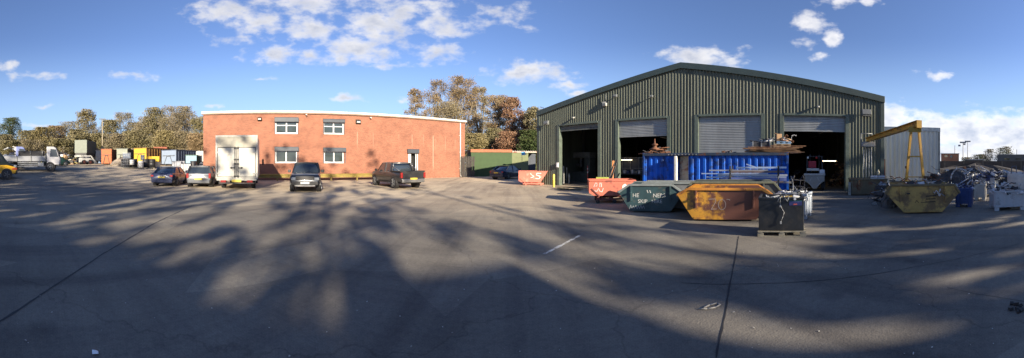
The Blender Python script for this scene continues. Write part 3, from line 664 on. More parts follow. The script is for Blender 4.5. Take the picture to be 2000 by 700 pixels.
        q=MB()
        for yy in ((ym),): q.box(sx*(hw+.003)-.004,sx*(hw+.003)+.004,yy-.008,yy+.008,zb+.2,belt-.08)
        q.box(sx*(hw+.02)-.012,sx*(hw+.02)+.012,ym-.3,ym-.12,belt-.16,belt-.12); q.obj('door_handle',blackp,r)
    pz=(.62 if kind=='saloon' else .5) if not pk else .62
    MB().box(-.26,.26,Lr-.075,Lr-.05,pz+.02,pz+.13).obj('rear_plate',numy,r)
    MB().box(-.26,.26,Lf+.052,Lf+.07,zb+.12,zb+.23).obj('front_plate',numw,r)
    if pk:
        MB().box(-.55,.55,Lf-.1,Lf+.02,.74,.96).obj('grille',blackp,r,bevel=.02); MB().box(-.6,.6,Lf+.04,Lf+.075,.36,.44).obj('skid_plate',mat('chrome',(.28,.28,.28),.35,.7,.05),r)
        for sx in (-1,1): MB().box(sx*.97-.06,sx*.97+.06,-.9,1.2,.36,.42).obj('side_step',blackp,r)
    m=MB(); m.box(-hw*.8,hw*.8,Lr+.25,Lf-.25,zb-.03,zb+.08); m.obj('underbody',blackp,r)
    return r
navy=mat('navy_paint',(.018,.024,.06),.25,.3,.08,coat=.6); silver=mat('silver_paint',(.12,.127,.14),.3,.6,.06,coat=.4); blk=mat('black_blue_paint',(.016,.021,.03),.28,.3,.08,coat=.6); gun=mat('gunmetal_paint',(.05,.05,.055),.3,.5,.08,coat=.5); bluec=mat('deep_blue_paint',(.02,.03,.065),.22,.3,.08,coat=.6)
car('parked_car','dark navy saloon car seen from behind, parked left of the silver hatchback',334,360.0,-.80,navy,'saloon',d=24.6)
car('parked_car','small silver hatchback seen from behind between the navy saloon and the white box truck',399,360,-.80,silver,'hatch',d=23.6,scale=1.05)
car('pickup_truck','black pickup with its nose towards the camera in front of the lower brick windows',599,0,-.63+pi,blk,'pickup',d=20.6,cat='pickup')
car('pickup_truck','dark grey pickup seen from its rear left, parked by the brick building door',772.5,0,-.84,gun,'pickup',d=22.6,cat='pickup')
car('parked_car','dark blue saloon car in the shade in front of the low green garage',992,0,.55,bluec,'saloon',group=None,d=33.6)
car('parked_car','small dark green car just beyond the cab of the white dropside truck',108,0,-.2,mat('bottle_green_paint',(.02,.06,.045),.35,.2,.1),'hatch',group=None,d=43,z=gz(-41))

def box_truck():
    head=-.80; x,y=az(462,19.75); r=thing('box_truck','white box truck backed towards the camera with two tall rear doors, against the brick building','truck',(x,y,0),-head)
    # local: rear face at y=0, forward +y
    wt=mat('truck_white',(.47,.46,.41),.4,0,.10,.8,streak=.4,rust=(.30,.28,.23),rust_amt=.25,rust_scale=1.6); hw=1.34; z0=.72; z1=3.50; Lb=5.6
    MB().box(-hw,hw,0,Lb,z0,z1).obj('cargo_box',wt,r,bevel=.03)
    fr=mat('truck_frame',(.38,.37,.33),.5); f=MB(); f.box(-hw-.02,-hw+.10,-.05,-.003,z0,z1+.02); f.box(hw-.10,hw+.02,-.05,-.003,z0,z1+.02); f.box(-hw+.10,hw-.10,-.05,-.003,z1-.10,z1+.02); f.box(-hw+.10,hw-.10,-.05,-.003,z0,z0+.1); f.obj('rear_frame',fr,r,bevel=.01)
    dz1=2.72; MB().box(-hw+.1,hw-.1,-.03,-.004,dz1+.03,z1-.1).obj('header_panel',mat('header_grey',(.33,.31,.25),.6,var=.25,scale=1.2),r)
    MB().box(-hw+.1,hw-.1,-.012,-.003,z0+.1,dz1+.02).obj('seam_shade_panel',blackp,r)  # black sheet paints the shade into the gaps round the doors
    for s in (-1,1):
        a,b=(-hw+.14,-.022) if s<0 else (.022,hw-.14)
        d_=MB().box(a,b,-.045,-.014,z0+.13,dz1-.02).obj('door',wt,r,bevel=.01)
        xr=s*.10; q=MB(); q.tube((xr,-.07,z0+.05),(xr,-.07,dz1+.06),.028,8)
        for zz in (z0+.15,z0+.95,1.95,dz1-.05): q.box(xr-.07,xr+.07,-.085,-.03,zz-.05,zz+.05)
        q.obj('lock_rod',blackp,d_)
        q=MB(); q.bar((xr,-.09,1.42),(s*.42,-.09,1.42),.03,.05); q.box(s*.33-.04,s*.33+.04,-.1,-.03,1.36,1.48); q.obj('handle',blackp,d_)
        for zz in (1.05,2.42): MB().prism([(s*(hw+.02),zz-.05),(s*(hw-.28),zz-.03),(s*(hw-.32),zz),(s*(hw-.28),zz+.04),(s*(hw+.02),zz+.05)],'y',-.07,-.045).obj('hinge',mat('dull_steel',(.25,.25,.24),.5,.4),d_)
        MB().box(s*.85-.18,s*.85+.18,-.09,-.04,.48,.62).obj('tail_light',redl,r,bevel=.01)
    MB().box(-.12+.95,.12+.95,-.04,-.034,dz1-.3,dz1-.12).obj('sticker',mat('pale_sticker',(.55,.56,.5),.5),r)
    MB().box(-hw+.05,hw-.05,-.04,.10,z0-.12,z0-.004).obj('rear_sill',fr,r)
    MB().box(-.3,.3,-.10,-.07,.50,.66).obj('rear_plate',numy,r)
    MB().box(-1.15,1.15,-.06,.02,.40,.47).box(-.3,-.22,-.02,.1,.4,.62).box(.22,.3,-.02,.1,.4,.62).obj('bumper_bar',blackp,r)
    MB().box(-.45,.45,.3,7.2,.5,.72).obj('chassis',blackp,r)
    for y_ in (1.5,6.5):
        for s in (-1,1): wheel(r,s*(hw-.32),y_,.42,.3,s)
    q=MB(); q.prism([(5.75,.55),(7.5,.55),(7.5,1.3),(7.15,2.45),(5.75,2.5)],'x',-1.1,1.1); q.obj('cab',wt,r,bevel=.06)
    MB().prism([(6.2,1.4),(7.2,1.4),(7.0,2.1),(6.2,2.1)],'x',-1.112,1.112).obj('side_window',glass('car_glass'),r)
    for s in (-1,1): MB().box(s*1.62-.08,s*1.62+.08,6.9,7.02,1.55,2.05).bar((s*1.1,6.95,1.9),(s*1.6,6.95,1.9),.03).obj('mirror',blackp,r)
box_truck()

def dropside_truck(name,label,px,d,head,zc,paint,bedcol,mesh=True):
    x,y=az(px,d); r=thing(name,label,'truck',(x,y,zc),-head)
    # forward +y, rear at y=-2.2
    bedm=mat(bedcol[0],bedcol[1],.45,0,.12,1.5)
    for s in (-1,1):
        q=MB(); q.box(s*1.14-.025,s*1.14+.025,-2.9,1.5,.98,1.52); q.obj('dropside',bedm,r,bevel=.01)
        q=MB()
        for yy in (-2.9,-1.45,.02,1.5): q.box(s*1.17-.03,s*1.17+.03,yy-.04,yy+.04,.95,1.56)
        q.obj('stanchion',mat('dull_steel',(.25,.25,.24),.5,.4),r)
        q=MB()
        for zz in (.42,.62,.82): q.box(s*1.08-.02,s*1.08+.02,-1.4,.7,zz-.05,zz+.05)
        q.obj('side_guard',mat('guard_grey',(.30,.31,.32),.4,.3),r)
        wheel(r,s*.98,-2.0,.40,.26,s); wheel(r,s*.98,2.0,.40,.26,s)
        MB().box(s*.95-.2,s*.95+.2,.75,1.35,.45,.85).obj('side_tank',mat('guard_grey',(.30,.31,.32),.4,.3),r,bevel=.02)
    MB().box(-1.12,1.12,-2.9,1.5,.9,.98).obj('bed_floor',blackp,r)
    MB().box(-.4,.4,-2.8,2.7,.55,.88).obj('chassis',blackp,r)
    if mesh:
        q=MB(); q.box(-1.1,1.1,-1.3,1.2,1.5,2.05); o=q.obj('load_cage',mat('dark_mesh',(.03,.03,.032),.7,var=.5,scale=9),r,bevel=.02)
        q=MB()
        for yy in (-1.3,-.05,1.2):
            for s in (-1,1): q.tube((s*1.13,yy,1.5),(s*1.13,yy,2.1),.03)
        q.obj('cage_post',mat('dull_steel',(.25,.25,.24),.5,.4),r)
    prof=[(1.65,.62),(2.95,.62),(3.02,1.2),(2.9,1.55),(2.6,2.35),(2.4,2.48),(1.65,2.5)]
    cab=MB().prism(prof,'x',-1.08,1.08).obj('cab',paint,r,bevel=.05)
    for s in (-1,1):
        MB().prism([(1.98,1.45),(2.84,1.42),(2.6,2.2),(2.05,2.25)],'x',min(s*1.085,s*1.0),max(s*1.085,s*1.0)).obj('side_window',glass('car_glass'),r)
        MB().box(s*1.28-.08,s*1.28+.08,2.85,2.95,1.5,2.1).bar((s*1.05,2.8,2.05),(s*1.28,2.9,2.05),.03).obj('mirror',blackp,r)
        MB().box(s*.85-.15,s*.85+.15,2.95,3.05,.78,.95).obj('headlight',clearl,r)
        n=16; q=MB(); q.loft([[(s*1.02,2+.5*math.cos(2*pi*i/n),.42+.5*math.sin(2*pi*i/n)) for i in range(n)],[(s*1.09,2+.5*math.cos(2*pi*i/n),.42+.5*math.sin(2*pi*i/n)) for i in range(n)]],smooth=False); q.obj('wheel_arch',blackp,r)
    MB().prism([(2.70,1.5),(2.93,1.5),(2.67,2.28),(2.6,2.28)],'x',-1.0,1.0).obj('windscreen',glass('car_glass'),r)
    MB().box(-1.0,1.0,2.9,3.06,.5,.75).obj('bumper',blackp,r,bevel=.02)
    return r
twhite=mat('cab_white',(.45,.45,.47),.35,0,.06)
dropside_truck('dropside_truck','white dropside lorry with a dark mesh cage behind its cab, near the left edge',63,33,-1.55+pi/2+.12,gz(-33),twhite,('bed_grey',(.30,.31,.33)))
dropside_truck('flatbed_truck','pale blue flatbed lorry half hidden behind the yellow van at the left edge',6,37,-1.62+pi/2+.1,gz(-37),mat('cab_blue',(.22,.26,.50),.4),('bed_pale',(.45,.47,.5)),False)

def yellow_van():
    x,y=az(-22,27); r=thing('works_van','yellow and dark green works van cut off by the left edge, nose to the right','van',(x,y,gz(-27)-.02),-(th_(-36)+pi/2+.1))
    ye=mat('van_yellow',(.65,.36,.02),.35,0,.08); dkg=mat('van_dark',(.012,.02,.018),.35,coat=.2)
    # forward +y, nose at y=2.4
    MB().prism([(-3,.45),(2.3,.45),(2.45,.7),(2.35,1.0),(1.6,1.18),(-3,1.18)],'x',-.98,.98).obj('body',ye,r,bevel=.06)
    MB().prism([(-3,1.185),(2.2,1.1),(1.55,1.55),(.85,2.45),(.3,2.65),(-3,2.7)],'x',-.95,.95).obj('upper_body',dkg,r,bevel=.08)
    MB().prism([(.2,1.5),(1.3,1.5),(.8,2.35),(.2,2.4)],'x',-.956,.956).obj('side_window',glass('car_glass',(.05,.08,.08)),r)
    MB().prism([(1.52,1.5),(1.60,1.53),(.93,2.42),(.86,2.42)],'x',-.85,.85).obj('windscreen',glass('car_glass'),r)
    for s in (-1,1):
        wheel(r,s*.86,1.6,.40,.24,s); wheel(r,s*.86,-1.9,.40,.24,s)
        MB().box(s*.75-.18,s*.75+.2,2.2,2.44,.95,1.18).obj('headlight',clearl,r,bevel=.03)
        MB().box(s*.9-.1,s*.9+.1,2.05,2.47,.78,.93).obj('side_light',mat('amber_red',(.5,.08,.04),.3),r)
        n=16; q=MB(); q.loft([[(s*.9,1.6+.48*math.cos(2*pi*i/n),.42+.48*math.sin(2*pi*i/n)) for i in range(n)],[(s*.99,1.6+.48*math.cos(2*pi*i/n),.42+.48*math.sin(2*pi*i/n)) for i in range(n)]],smooth=False); q.obj('wheel_arch',blackp,r)
    MB().box(-.95,.95,2.2,2.5,.4,.72).obj('bumper',blackp,r,bevel=.04)
yellow_van()

# ------------------------------------------------------------------ big waste containers on the left
def roro(label,px0,px1,pxs,pyt,pyb,d,face,side,group='large steel waste containers along the far left fence',marks=True):
    # face is the end facing the camera, side runs back to pxs
    c=th_((px0+px1)/2); root=thing('waste_container',label,'container',(*az((px0+px1)/2,d),0),-c,group)
    w=(px1-px0)*d/F; z1=zat(pyt,d); z0=zat(pyb,d); root.location.z=z0; h=z1-z0
    # container body: oblique; depth direction chosen so that the right side is seen
    Dp=5.0
    # find skew yaw so the back right corner lands on pxs
    ya=0.0; best=None
    for k in range(0,90):
        a=math.radians(k); # rotate about front centre by -a (turn so right side shows)
        ca,sa=math.cos(a),math.sin(a)
        bx= (w/2)*ca - Dp*sa*-1*0 ; 
        bx=(w/2)*ca+Dp*sa; by=d+(-(w/2)*sa+Dp*ca)
        pxx=(px0+px1)/2+F*math.atan2(bx,by); e=abs(pxx-pxs)
        if best is None or e<best[0]: best=(e,a)
    a=best[1] if pxs>px1 else 0.0
    root.rotation_euler[2]=-c-a; w=w/max(.6,math.cos(a))
    root.location=Vector((*az((px0+px1)/2,d),z0))
    q=MB(); q.box(-w/2,w/2,0,Dp,.18,h); q.obj('body',side,root,bevel=.02)
    q=MB(); q.box(-w/2,w/2,-.06,-.002,.18,h); q.obj('end_door',face,root,bevel=.015)
    q=MB(); k=.5
    while k<Dp-.2:
        for s in (-1,1): q.box(s*(w/2+.05)-.05,s*(w/2+.05)+.05,k,k+.10,.2,h-.1)
        k+=.6
    q.obj('side_rib',side,root)
    q=MB()
    for s in (-1,1): q.box(s*(w/2+.03)-.06,s*(w/2+.03)+.06,-.07,Dp,h-.02,h+.08)
    q.box(-w/2,w/2,-.08,.0,h-.02,h+.08); q.obj('rim',side,root)
    if marks:
        b=mat('dark_steel',(.06,.06,.06),.6); q=MB(); q.bar((-.12*w,-.10,h*.62),(-.30*w,-.10,.22),.06); q.bar((.10*w,-.10,h*.62),(.28*w,-.10,.22),.06); q.bar((-w*.42,-.10,h*.64),(w*.42,-.10,h*.64),.07); q.bar((-.12*w,-.1,h*.62),(.1*w,-.1,h*.62),.1); q.obj('lifting_frame',b,root)
    q=MB()
    for s in (-1,1):
        q.tube((s*w*.32-.15,.4,.09),(s*w*.32+.15,.4,.09),.12,10); q.tube((s*w*.32-.15,Dp-.4,.09),(s*w*.32+.15,Dp-.4,.09),.12,10); q.box(s*w*.25-.05,s*w*.25+.05,0,Dp,.05,.18)
    q.obj('runner',mat('dark_steel',(.06,.06,.06),.6),root)
    return root
o_=mat('orange_steel',(.38,.105,.025),.55,0,.15,1.5); od=mat('orange_steel_shaded',(.22,.07,.03),.6,0,.25,1.5)  # second tone of each pair: same steel darkened, side shade painted in
gr_=mat('greygreen_steel',(.22,.24,.19),.6,0,.1); grd=mat('greygreen_steel_shaded',(.08,.09,.075),.6)
ye_=mat('yellow_steel',(.50,.31,.03),.55,0,.15,1.5); yd=mat('rusty_yellow_shaded',(.22,.12,.03),.7,0,.3,1.5,rust=RUST,rust_amt=.5)  # side has rust as well as the darkened shade tone
bl_=mat('paleblue_steel',(.20,.25,.33),.55,0,.1); bd=mat('paleblue_steel_shaded',(.045,.06,.10),.6,0,.2)
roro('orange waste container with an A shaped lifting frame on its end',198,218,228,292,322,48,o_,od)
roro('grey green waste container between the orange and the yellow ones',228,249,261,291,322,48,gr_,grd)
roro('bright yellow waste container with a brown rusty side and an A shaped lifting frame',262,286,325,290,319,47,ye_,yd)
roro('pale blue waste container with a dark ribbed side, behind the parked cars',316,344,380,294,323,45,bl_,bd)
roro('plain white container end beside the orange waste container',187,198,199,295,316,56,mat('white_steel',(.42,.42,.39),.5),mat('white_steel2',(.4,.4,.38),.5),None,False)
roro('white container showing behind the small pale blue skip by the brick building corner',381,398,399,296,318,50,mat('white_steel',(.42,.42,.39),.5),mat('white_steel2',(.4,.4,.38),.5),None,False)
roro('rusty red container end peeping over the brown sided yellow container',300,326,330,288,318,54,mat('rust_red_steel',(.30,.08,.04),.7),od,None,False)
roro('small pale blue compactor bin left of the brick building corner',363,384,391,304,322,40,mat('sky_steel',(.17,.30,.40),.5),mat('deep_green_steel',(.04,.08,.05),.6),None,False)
r=roro('cream cabin standing behind the scrap heap beyond the white lorry',98,125,128,289,305,62,mat('cream_steel',(.50,.45,.34),.6),mat('cream_steel_shaded',(.3,.27,.2),.6),None,False)  # cabin side is the cream darkened as painted shade

def tipper():
    d=52; px=158; z=zat(321,d); r=thing('skip_lorry','lorry carrying a tall grey green box body, seen from behind beyond the white dropside lorry','lorry',(*az(px,d),z),-th_(px)-.35)
    f=mat('lorry_greygreen',(.17,.19,.155),.6,0,.12); dk=mat('lorry_greygreen_shaded',(.05,.055,.05),.7,var=.3)  # second tone is the rear colour darkened to paint in shade
    MB().box(-1.1,1.1,0,5.2,1.9,4.05).obj('box_body',dk,r,bevel=.03); MB().box(-1.1,1.1,-.08,-.003,1.9,4.1).obj('rear_door',f,r,bevel=.02)
    MB().box(-1.0,1.0,-.05,5.6,1.5,1.88).obj('deck',blackp,r); MB().box(-1.12,1.12,-.12,-.04,1.25,1.5).obj('light_bar',mat('dull_steel',(.25,.25,.24),.5,.4),r)
    MB().prism([(5.4,.8),(7,.8),(7,2.4),(6.7,3.0),(5.4,3.0)],'x',-1.05,1.05).obj('cab',mat('cab_dark',(.08,.08,.09),.4),r,bevel=.05)
    for y_ in (.8,2.1,6.1):
        for s in (-1,1): wheel(r,s*.95,y_,.5,.3,s)
    q=MB()
    for s in (-1,1): q.bar((s*.9,-.05,1.4),(s*.9,-.05,.6),.08)
    q.bar((-1,-.05,.6),(1,-.05,.6),.1); q.obj('underrun_bar',mat('dull_steel',(.25,.25,.24),.5,.4),r)
tipper()
def skid_steer():
    d=44; px=168; z=zat(321.5,d); r=thing('skid_loader','small white skid steer loader with reddish wheels in front of the grey green box lorry','loader',(*az(px,d),z),-th_(px)-1.25)
    w=mat('loader_white',(.62,.60,.54),.5); rd=mat('loader_red',(.30,.08,.05),.6)
    MB().prism([(-.9,.3),(.7,.3),(.7,.8),(.2,1.0),(-.2,1.0),(-.9,.95)],'x',-.55,.55).obj('body',w,r,bevel=.04)
    q=MB()
    for s in (-1,1): q.bar((s*.7,-.9,1.15),(s*.7,.5,1.2),.14); q.bar((s*.7,.5,1.2),(s*.7,1.1,.35),.14)
    q.obj('lift_arm',w,r); MB().prism([(1.0,.1),(1.5,.08),(1.35,.3),(1.15,.6),(1.0,.6)],'x',-.8,.8).obj('bucket',mat('dull_steel',(.25,.25,.24),.5,.4),r)
    q=MB()
    for s in (-1,1):
        q.bar((s*.42,-.5,.95),(s*.42,-.5,1.35),.06); q.bar((s*.42,.3,.95),(s*.42,.3,1.35),.06)
    q.box(-.48,.48,-.6,.4,1.33,1.38); q.obj('cab_frame',blackp,r)
    for y_ in (-.5,.42):
        for s in (-1,1): wheel(r,s*.66,y_,.33,.22,s,rd)
skid_steer()

# ------------------------------------------------------------------ skips
def skip(name,label,px,py,yaw,L_,W,h,paint,rimm_,bf=.58,group='open topped steel skips in front of the shed',tipz=.6,topf=.72,d=None,fill=None,cat='skip'):
    d=d or dg(py); d+=W/2; root=thing(name,label,cat,(*az(px,d),0),-th_(px)-yaw,group)
    hl=L_/2; poly=[(-hl*bf,.05),(hl*bf,.05),(hl,h*tipz),(hl*topf,h),(-hl*topf,h),(-hl,h*tipz)]; t=.03; hw=W/2
    q=MB()
    for s in (-1,1): q.prism(poly,'y',min(s*hw,s*(hw-t)),max(s*hw,s*(hw-t)))
    for s in (-1,1):
        a=(s*hl*bf,.05); b=(s*hl,h*tipz); q.prism([a,b,(b[0]-s*.035,b[1]),(a[0]-s*.035,a[1]+.01)] if s>0 else [a,(a[0]+.035,a[1]+.01),(b[0]+.035,b[1]),b],'y',-hw+t,hw-t)
    q.box(-hl*bf+.03,hl*bf-.03,-hw+t,hw-t,.05,.08)
    for s in (-1,1): q.box(-hl*bf*.9,hl*bf*.9,s*hw*.6-.05,s*hw*.6+.05,0,.05)
    q.obj('body',paint,root)
    q=MB(); pts=[(-hl,h*tipz),(-hl*topf,h),(hl*topf,h),(hl,h*tipz)]
    for s in (-1,1):
        for a,b in zip(pts,pts[1:]): q.bar((a[0],s*(hw+.012),a[1]),(b[0],s*(hw+.012),b[1]),.07,.075)
    for s in (-1,1): q.bar((s*hl,-hw,h*tipz),(s*hl,hw,h*tipz),.07)
    q.obj('rim',rimm_,root,bevel=.008)
    for sy in (-1,1):
        for sx in (-1,1):
            x=sx*hl*.60; q=MB(); q.box(x-.03,x+.03,min(sy*(hw+.0),sy*(hw+.07)),max(sy*hw,sy*(hw+.07)),h*.42,h-.04); q.tube((x,sy*hw,h*.72),(x,sy*(hw+.16),h*.72),.035,10); q.obj('lifting_lug',paint,root,bevel=.006)
    for sy in (-1,1):
        q=MB(); q.bar((-hl*bf*.98,sy*(hw+.008),.09),(hl*bf*.98,sy*(hw+.008),.09),.02,.06); q.obj('base_rail',paint,root)
    return root,d,hw
def scrap(root_xy,z,rx,ry,hgt,n,seed,name,label,cols,rz=0,kind='stuff',cat='scrap',bars=.5,size=.3):
    rr=random.Random(seed); root=thing(name,label,cat,(*root_xy,z),rz)
    qs=[MB() for _ in cols]
    for i in range(n):
        q=rr.choice(qs); x=rr.uniform(-rx,rx); y=rr.uniform(-ry,ry); e=max(0,1-((x/rx)**2*.8+(y/ry)**2*.5)); zz=rr.uniform(0,hgt*e)
        if rr.random()<bars:
            l=rr.uniform(.5,2)*size*1.6; a=rr.uniform(0,2*pi); el=rr.uniform(-.35,.55)
            dx,dy,dz_=l*math.cos(a)*math.cos(el)/2,l*math.sin(a)*math.cos(el)/2,l*math.sin(el)/2
            if rr.random()<.5: q.tube((x-dx,y-dy,max(.0,zz-dz_)),(x+dx,y+dy,max(.03,zz+dz_)),rr.uniform(.012,.035),6)
            else: q.bar((x-dx,y-dy,max(.0,zz-dz_)),(x+dx,y+dy,max(.03,zz+dz_)),rr.uniform(.03,.09),rr.uniform(.015,.05))
        elif rr.random()<.6: q.cbox((x,y,zz),(rr.uniform(.3,1.2)*size,rr.uniform(.3,1)*size,rr.uniform(.1,.5)*size),(rr.uniform(-.5,.5),rr.uniform(-.5,.5),rr.uniform(0,3)))
        else:
            pts=[(x,y,zz)]; a=rr.uniform(0,6)
            for k in range(9):
                a+=rr.uniform(-.9,.9); pts.append((pts[-1][0]+math.cos(a)*size*.3,pts[-1][1]+math.sin(a)*size*.3,max(.02,min(hgt*1.1,pts[-1][2]+rr.uniform(-.1,.12)))))
            q.path(pts,rr.uniform(.008,.02),5)
    for q,c in zip(qs,cols):
        if q.f: tag(q.obj('scrap_pieces',c,root),kind='stuff')
    return root
sc_g=mat('scrap_grey',(.20,.21,.22),.5,.3,.5,4); sc_d=mat('scrap_dark',(.035,.035,.04),.7,0,.4,4); sc_r=mat('scrap_rust',(.14,.06,.03),.8,0,.4,4); sc_w=mat('scrap_white',(.52,.53,.55),.5,0,.2,4); sc_b=mat('scrap_blue',(.05,.08,.2),.5,0,.3,4); sc_t=mat('scrap_timber',(.34,.21,.11),.8,0,.35,5)
wht=mat('faded_white_paint',(.50,.50,.48),.7,0,.1,rust=(.15,.16,.17),rust_amt=.35,rust_scale=14)

# dark green skip with lettering
gsk=mat('skip_dark_green',(.022,.050,.058),.5,0,.3,2,rust=(.10,.085,.07),rust_amt=.25,rust_scale=3,spec=.5)
gri=mat('skip_rim_grey',(.17,.19,.19),.5,0,.2)
r,d,hw=skip('skip','dark green skip with worn white lettering, between the red wheeled skip and the orange skip',1274,416,.08,2.28,1.5,.97,gsk,gri,bf=.62,tipz=.72,topf=.66)
yf=-hw-.003
for s,x,z,sz in (('HE',-.52,.54,.19),('NERS',.30,.54,.19),('SKIP',-.28,.34,.18),('HIRE',.22,.34,.18)): text_mesh(s,sz,'lettering',wht,r,(x,yf,z),(pi/2,0,0))
for x_ in (-.12,-.03): strokes([[(x_,.78),(x_+.03,.70)]],'lettering',wht,r,.03,yf)
strokes([[(-.75+.09*i,.10+.02*(i%3)),(-.70+.09*i,.26-.02*(i%2)),(-.66+.09*i,.14)] for i in range(6)],'scribble',mat('thin_chalk',(.3,.32,.34),.8),r,.015,yf)
# grey skip behind
r,d_,_=skip('skip','grey skip standing behind the dark green skip, only its rim showing',1312,0,.05,2.9,1.2,.98,mat('skip_grey',(.13,.135,.14),.55,0,.2),gri,bf=.6,d=11.5)
# orange skip
osk=mat('skip_orange_rusty',(.52,.26,.03),.5,0,.2,2,rust=(.125,.05,.035),rust_amt=1.0,rust_scale=1.6,grad=.13)
ori=mat('skip_orange',(.58,.24,.04),.45,0,.2,3,rust=(.2,.08,.03),rust_amt=.35)
r,d,hw=skip('skip','large orange and rust brown skip with the number 20 chalked on its side',1417,433,.03,2.85,1.6,.96,osk,ori,bf=.66,tipz=.80,topf=.78)
yf=-hw-.003; ch=mat('chalk',(.36,.30,.28),.8)
strokes([[(-.47,.66),(-.28,.67),(-.27,.58),(-.36,.42),(-.40,.36),(-.24,.37)]],'lettering',ch,r,.016,yf)
strokes([[(-.08+.11*math.cos(a*pi/8),.50+.15*math.sin(a*pi/8)) for a in range(17)]],'lettering',ch,r,.016,yf)
strokes([[(.06,.66),(.15,.65),(.15,.62)]],'lettering',ch,r,.014,yf)
# dark grey green skip behind orange
skip('skip','long dark grey skip directly behind the orange skip, in front of the blue container',1432,0,.02,3.6,1.3,1.05,mat('skip_slate',(.07,.08,.08),.6,0,.2,2),mat('skip_olive_rim',(.13,.14,.10),.6,0,.2),bf=.6,d=10.8,topf=.8)
# yellow brown skip
ysk=mat('skip_mustard',(.40,.27,.08),.6,0,.25,2,rust=(.17,.11,.05),rust_amt=.6,rust_scale=1.3)
r,d,hw=skip('skip','mustard yellow dented skip heaped with scrap at the right of the yard',1798,418,-.12,2.55,1.5,.98,ysk,mat('skip_mustard_dark',(.13,.10,.05),.6,0,.3),bf=.52,tipz=.72,topf=.86)
strokes([[(.1+.0,.60-.1*i),(.42,.61-.1*i)] for i in range(3)],'lettering',mat('dark_print',(.03,.025,.02),.8),r,.03,-hw-.003)
strokes([[(-.28,.38),(-.22,.46),(-.16,.38)],[(-.08,.38),(.18,.40)]],'lettering',mat('dark_print',(.03,.025,.02),.8),r,.02,-hw-.003)
scrap(az(1800,d),.62,1.0,.6,.55,90,5,'scrap_heap','tangled dark and grey metal scrap heaped in the mustard yellow skip',[sc_d,sc_g,sc_d,sc_r,sc_w],-th_(1800),size=.34)
# olive flat container by shed
r,d,hw=skip('flat_container','low olive brown steel container by the right corner of the shed',1694,382,-.15,1.95,1.5,.85,mat('olive_rusty',(.12,.10,.06),.7,0,.3,2,rust=RUST,rust_amt=.4),mat('olive_rim',(.10,.09,.06),.7),bf=.96,tipz=.97,topf=.98,group=None,cat='container')
q=thing('timber_post','pale upright post end standing at the left of the olive container','post',(*az(1659.5,dg(382)),0),-th_(1659)); MB().box(-.07,.07,-.06,.06,0,.68).obj('post',mat('pale_concrete',(.34,.33,.28),.8),q,bevel=.01); MB().box(-.09,.09,-.08,.08,.68,.71).obj('cap',mat('dull_steel',(.25,.25,.24),.5,.4),q)
for px,w_ in ((1707,.36),(1721,.36)):
    b=thing('carton','%s of two white boxes with open flaps on the olive container'%('left' if px<1712 else 'right'),'box',(*az(px,17.2),.80),-th_(px)+.1,'white boxes on the olive container')
    MB().box(-w_/2,w_/2,-.18,.18,0,.2).obj('box',mat('box_white',(.55,.58,.62),.6),b,bevel=.01); MB().cbox((0,-.22,.2),(w_,.12,.01),(.4,0,0)).obj('flap',mat('box_white',(.55,.58,.62),.6),b)

# red tipping skips on bases
def tip_skip(label,px,py,yaw,L_,W,h,paint,base,left_vertical=True,baseh=.22,d=None,wheels=False,slant=.35):
    d=(d or dg(py))+W/2; root=thing('tipping_skip',label,'tipping skip',(*az(px,d),0),-th_(px)-yaw,'red tipping skips outside the shed')
    hl=L_/2; hw=W/2; b=baseh
    poly=[(-hl,h),(-hl,b+.12),(-hl+.2,b),(hl*(1-slant*1.4),b),(hl*.85,h*.72),(hl,h)]
    q=MB(); t=.02
    for s in (-1,1): q.prism(poly,'y',min(s*hw,s*(hw-t)),max(s*hw,s*(hw-t)))
    for a,c in zip(poly[1:5],poly[2:6]): 
        q.add([(a[0],-hw,a[1]),(c[0],-hw,c[1]),(c[0],hw,c[1]),(a[0],hw,a[1])],[(0,1,2,3)])
    q.add([(-hl,-hw,h),(-hl,-hw,b+.12),(-hl,hw,b+.12),(-hl,hw,h)],[(0,1,2,3)])
    q.obj('hopper',paint,root)
    q=MB()
    for s in (-1,1): q.bar((-hl,s*(hw+.01),h),(hl,s*(hw+.01),h),.05)
    q.bar((-hl,-hw,h),(-hl,hw,h),.05); q.bar((hl,-hw,h),(hl,hw,h),.05); q.obj('rim',paint,root)
    q=MB()
    for s in (-1,1):
        y=s*(hw-.12); q.box(-hl*.7,hl*.75,y-.05,y+.05,.06 if not wheels else .14,.16 if not wheels else .22)
        for x in (-hl*.6,-hl*.1,hl*.5): q.box(x-.05,x+.05,y-.04,y+.04,.12,b+.02)
        q.bar((-hl*.9,s*(hw+.02),b+.3),(-hl*.55,s*(hw+.02),b-.02),.05)
    for x in (-hl*.5,hl*.55): q.box(x-.06,x+.06,-hw,hw,0 if not wheels else .14,.06 if not wheels else .2)
    q.obj('base_frame',base,root)
    if wheels:
        for x in (-hl*.62,hl*.1):
            for s in (-1,1):
                q=MB(); y=s*(hw-.12); q.tube((x,y-.04,.085),(x,y+.04,.085),.085,12); q.box(x-.05,x+.05,y-.06,y+.06,.08,.15); q.obj('castor',blackp,root)
    return root,hw
sred=mat('salmon_red',(.52,.145,.10),.6,0,.14,2,rust=(.62,.26,.2),rust_amt=.2,rust_scale=3); sred2=mat('orange_red',(.46,.12,.075),.6,0,.18,2,rust=(.25,.07,.05),rust_amt=.35,rust_scale=2)
wp=mat('white_daub',(.75,.70,.64),.7)
r,hw=tip_skip('pale red tipping skip with a painted white 5, at the left shed corner',1041,362,0,2.25,1.2,1.08,sred,sred)
strokes([[(.62,.92),(.30,.92),(.26,.78),(.46,.72),(.55,.62),(.45,.50),(.22,.52)]],'lettering',wp,r,.06,-hw-.008)
strokes([[(-.18,.92),(-.15,.82),(.06,.70),(.08,.66),(-.16,.58)]],'lettering',wp,r,.05,-hw-.008)
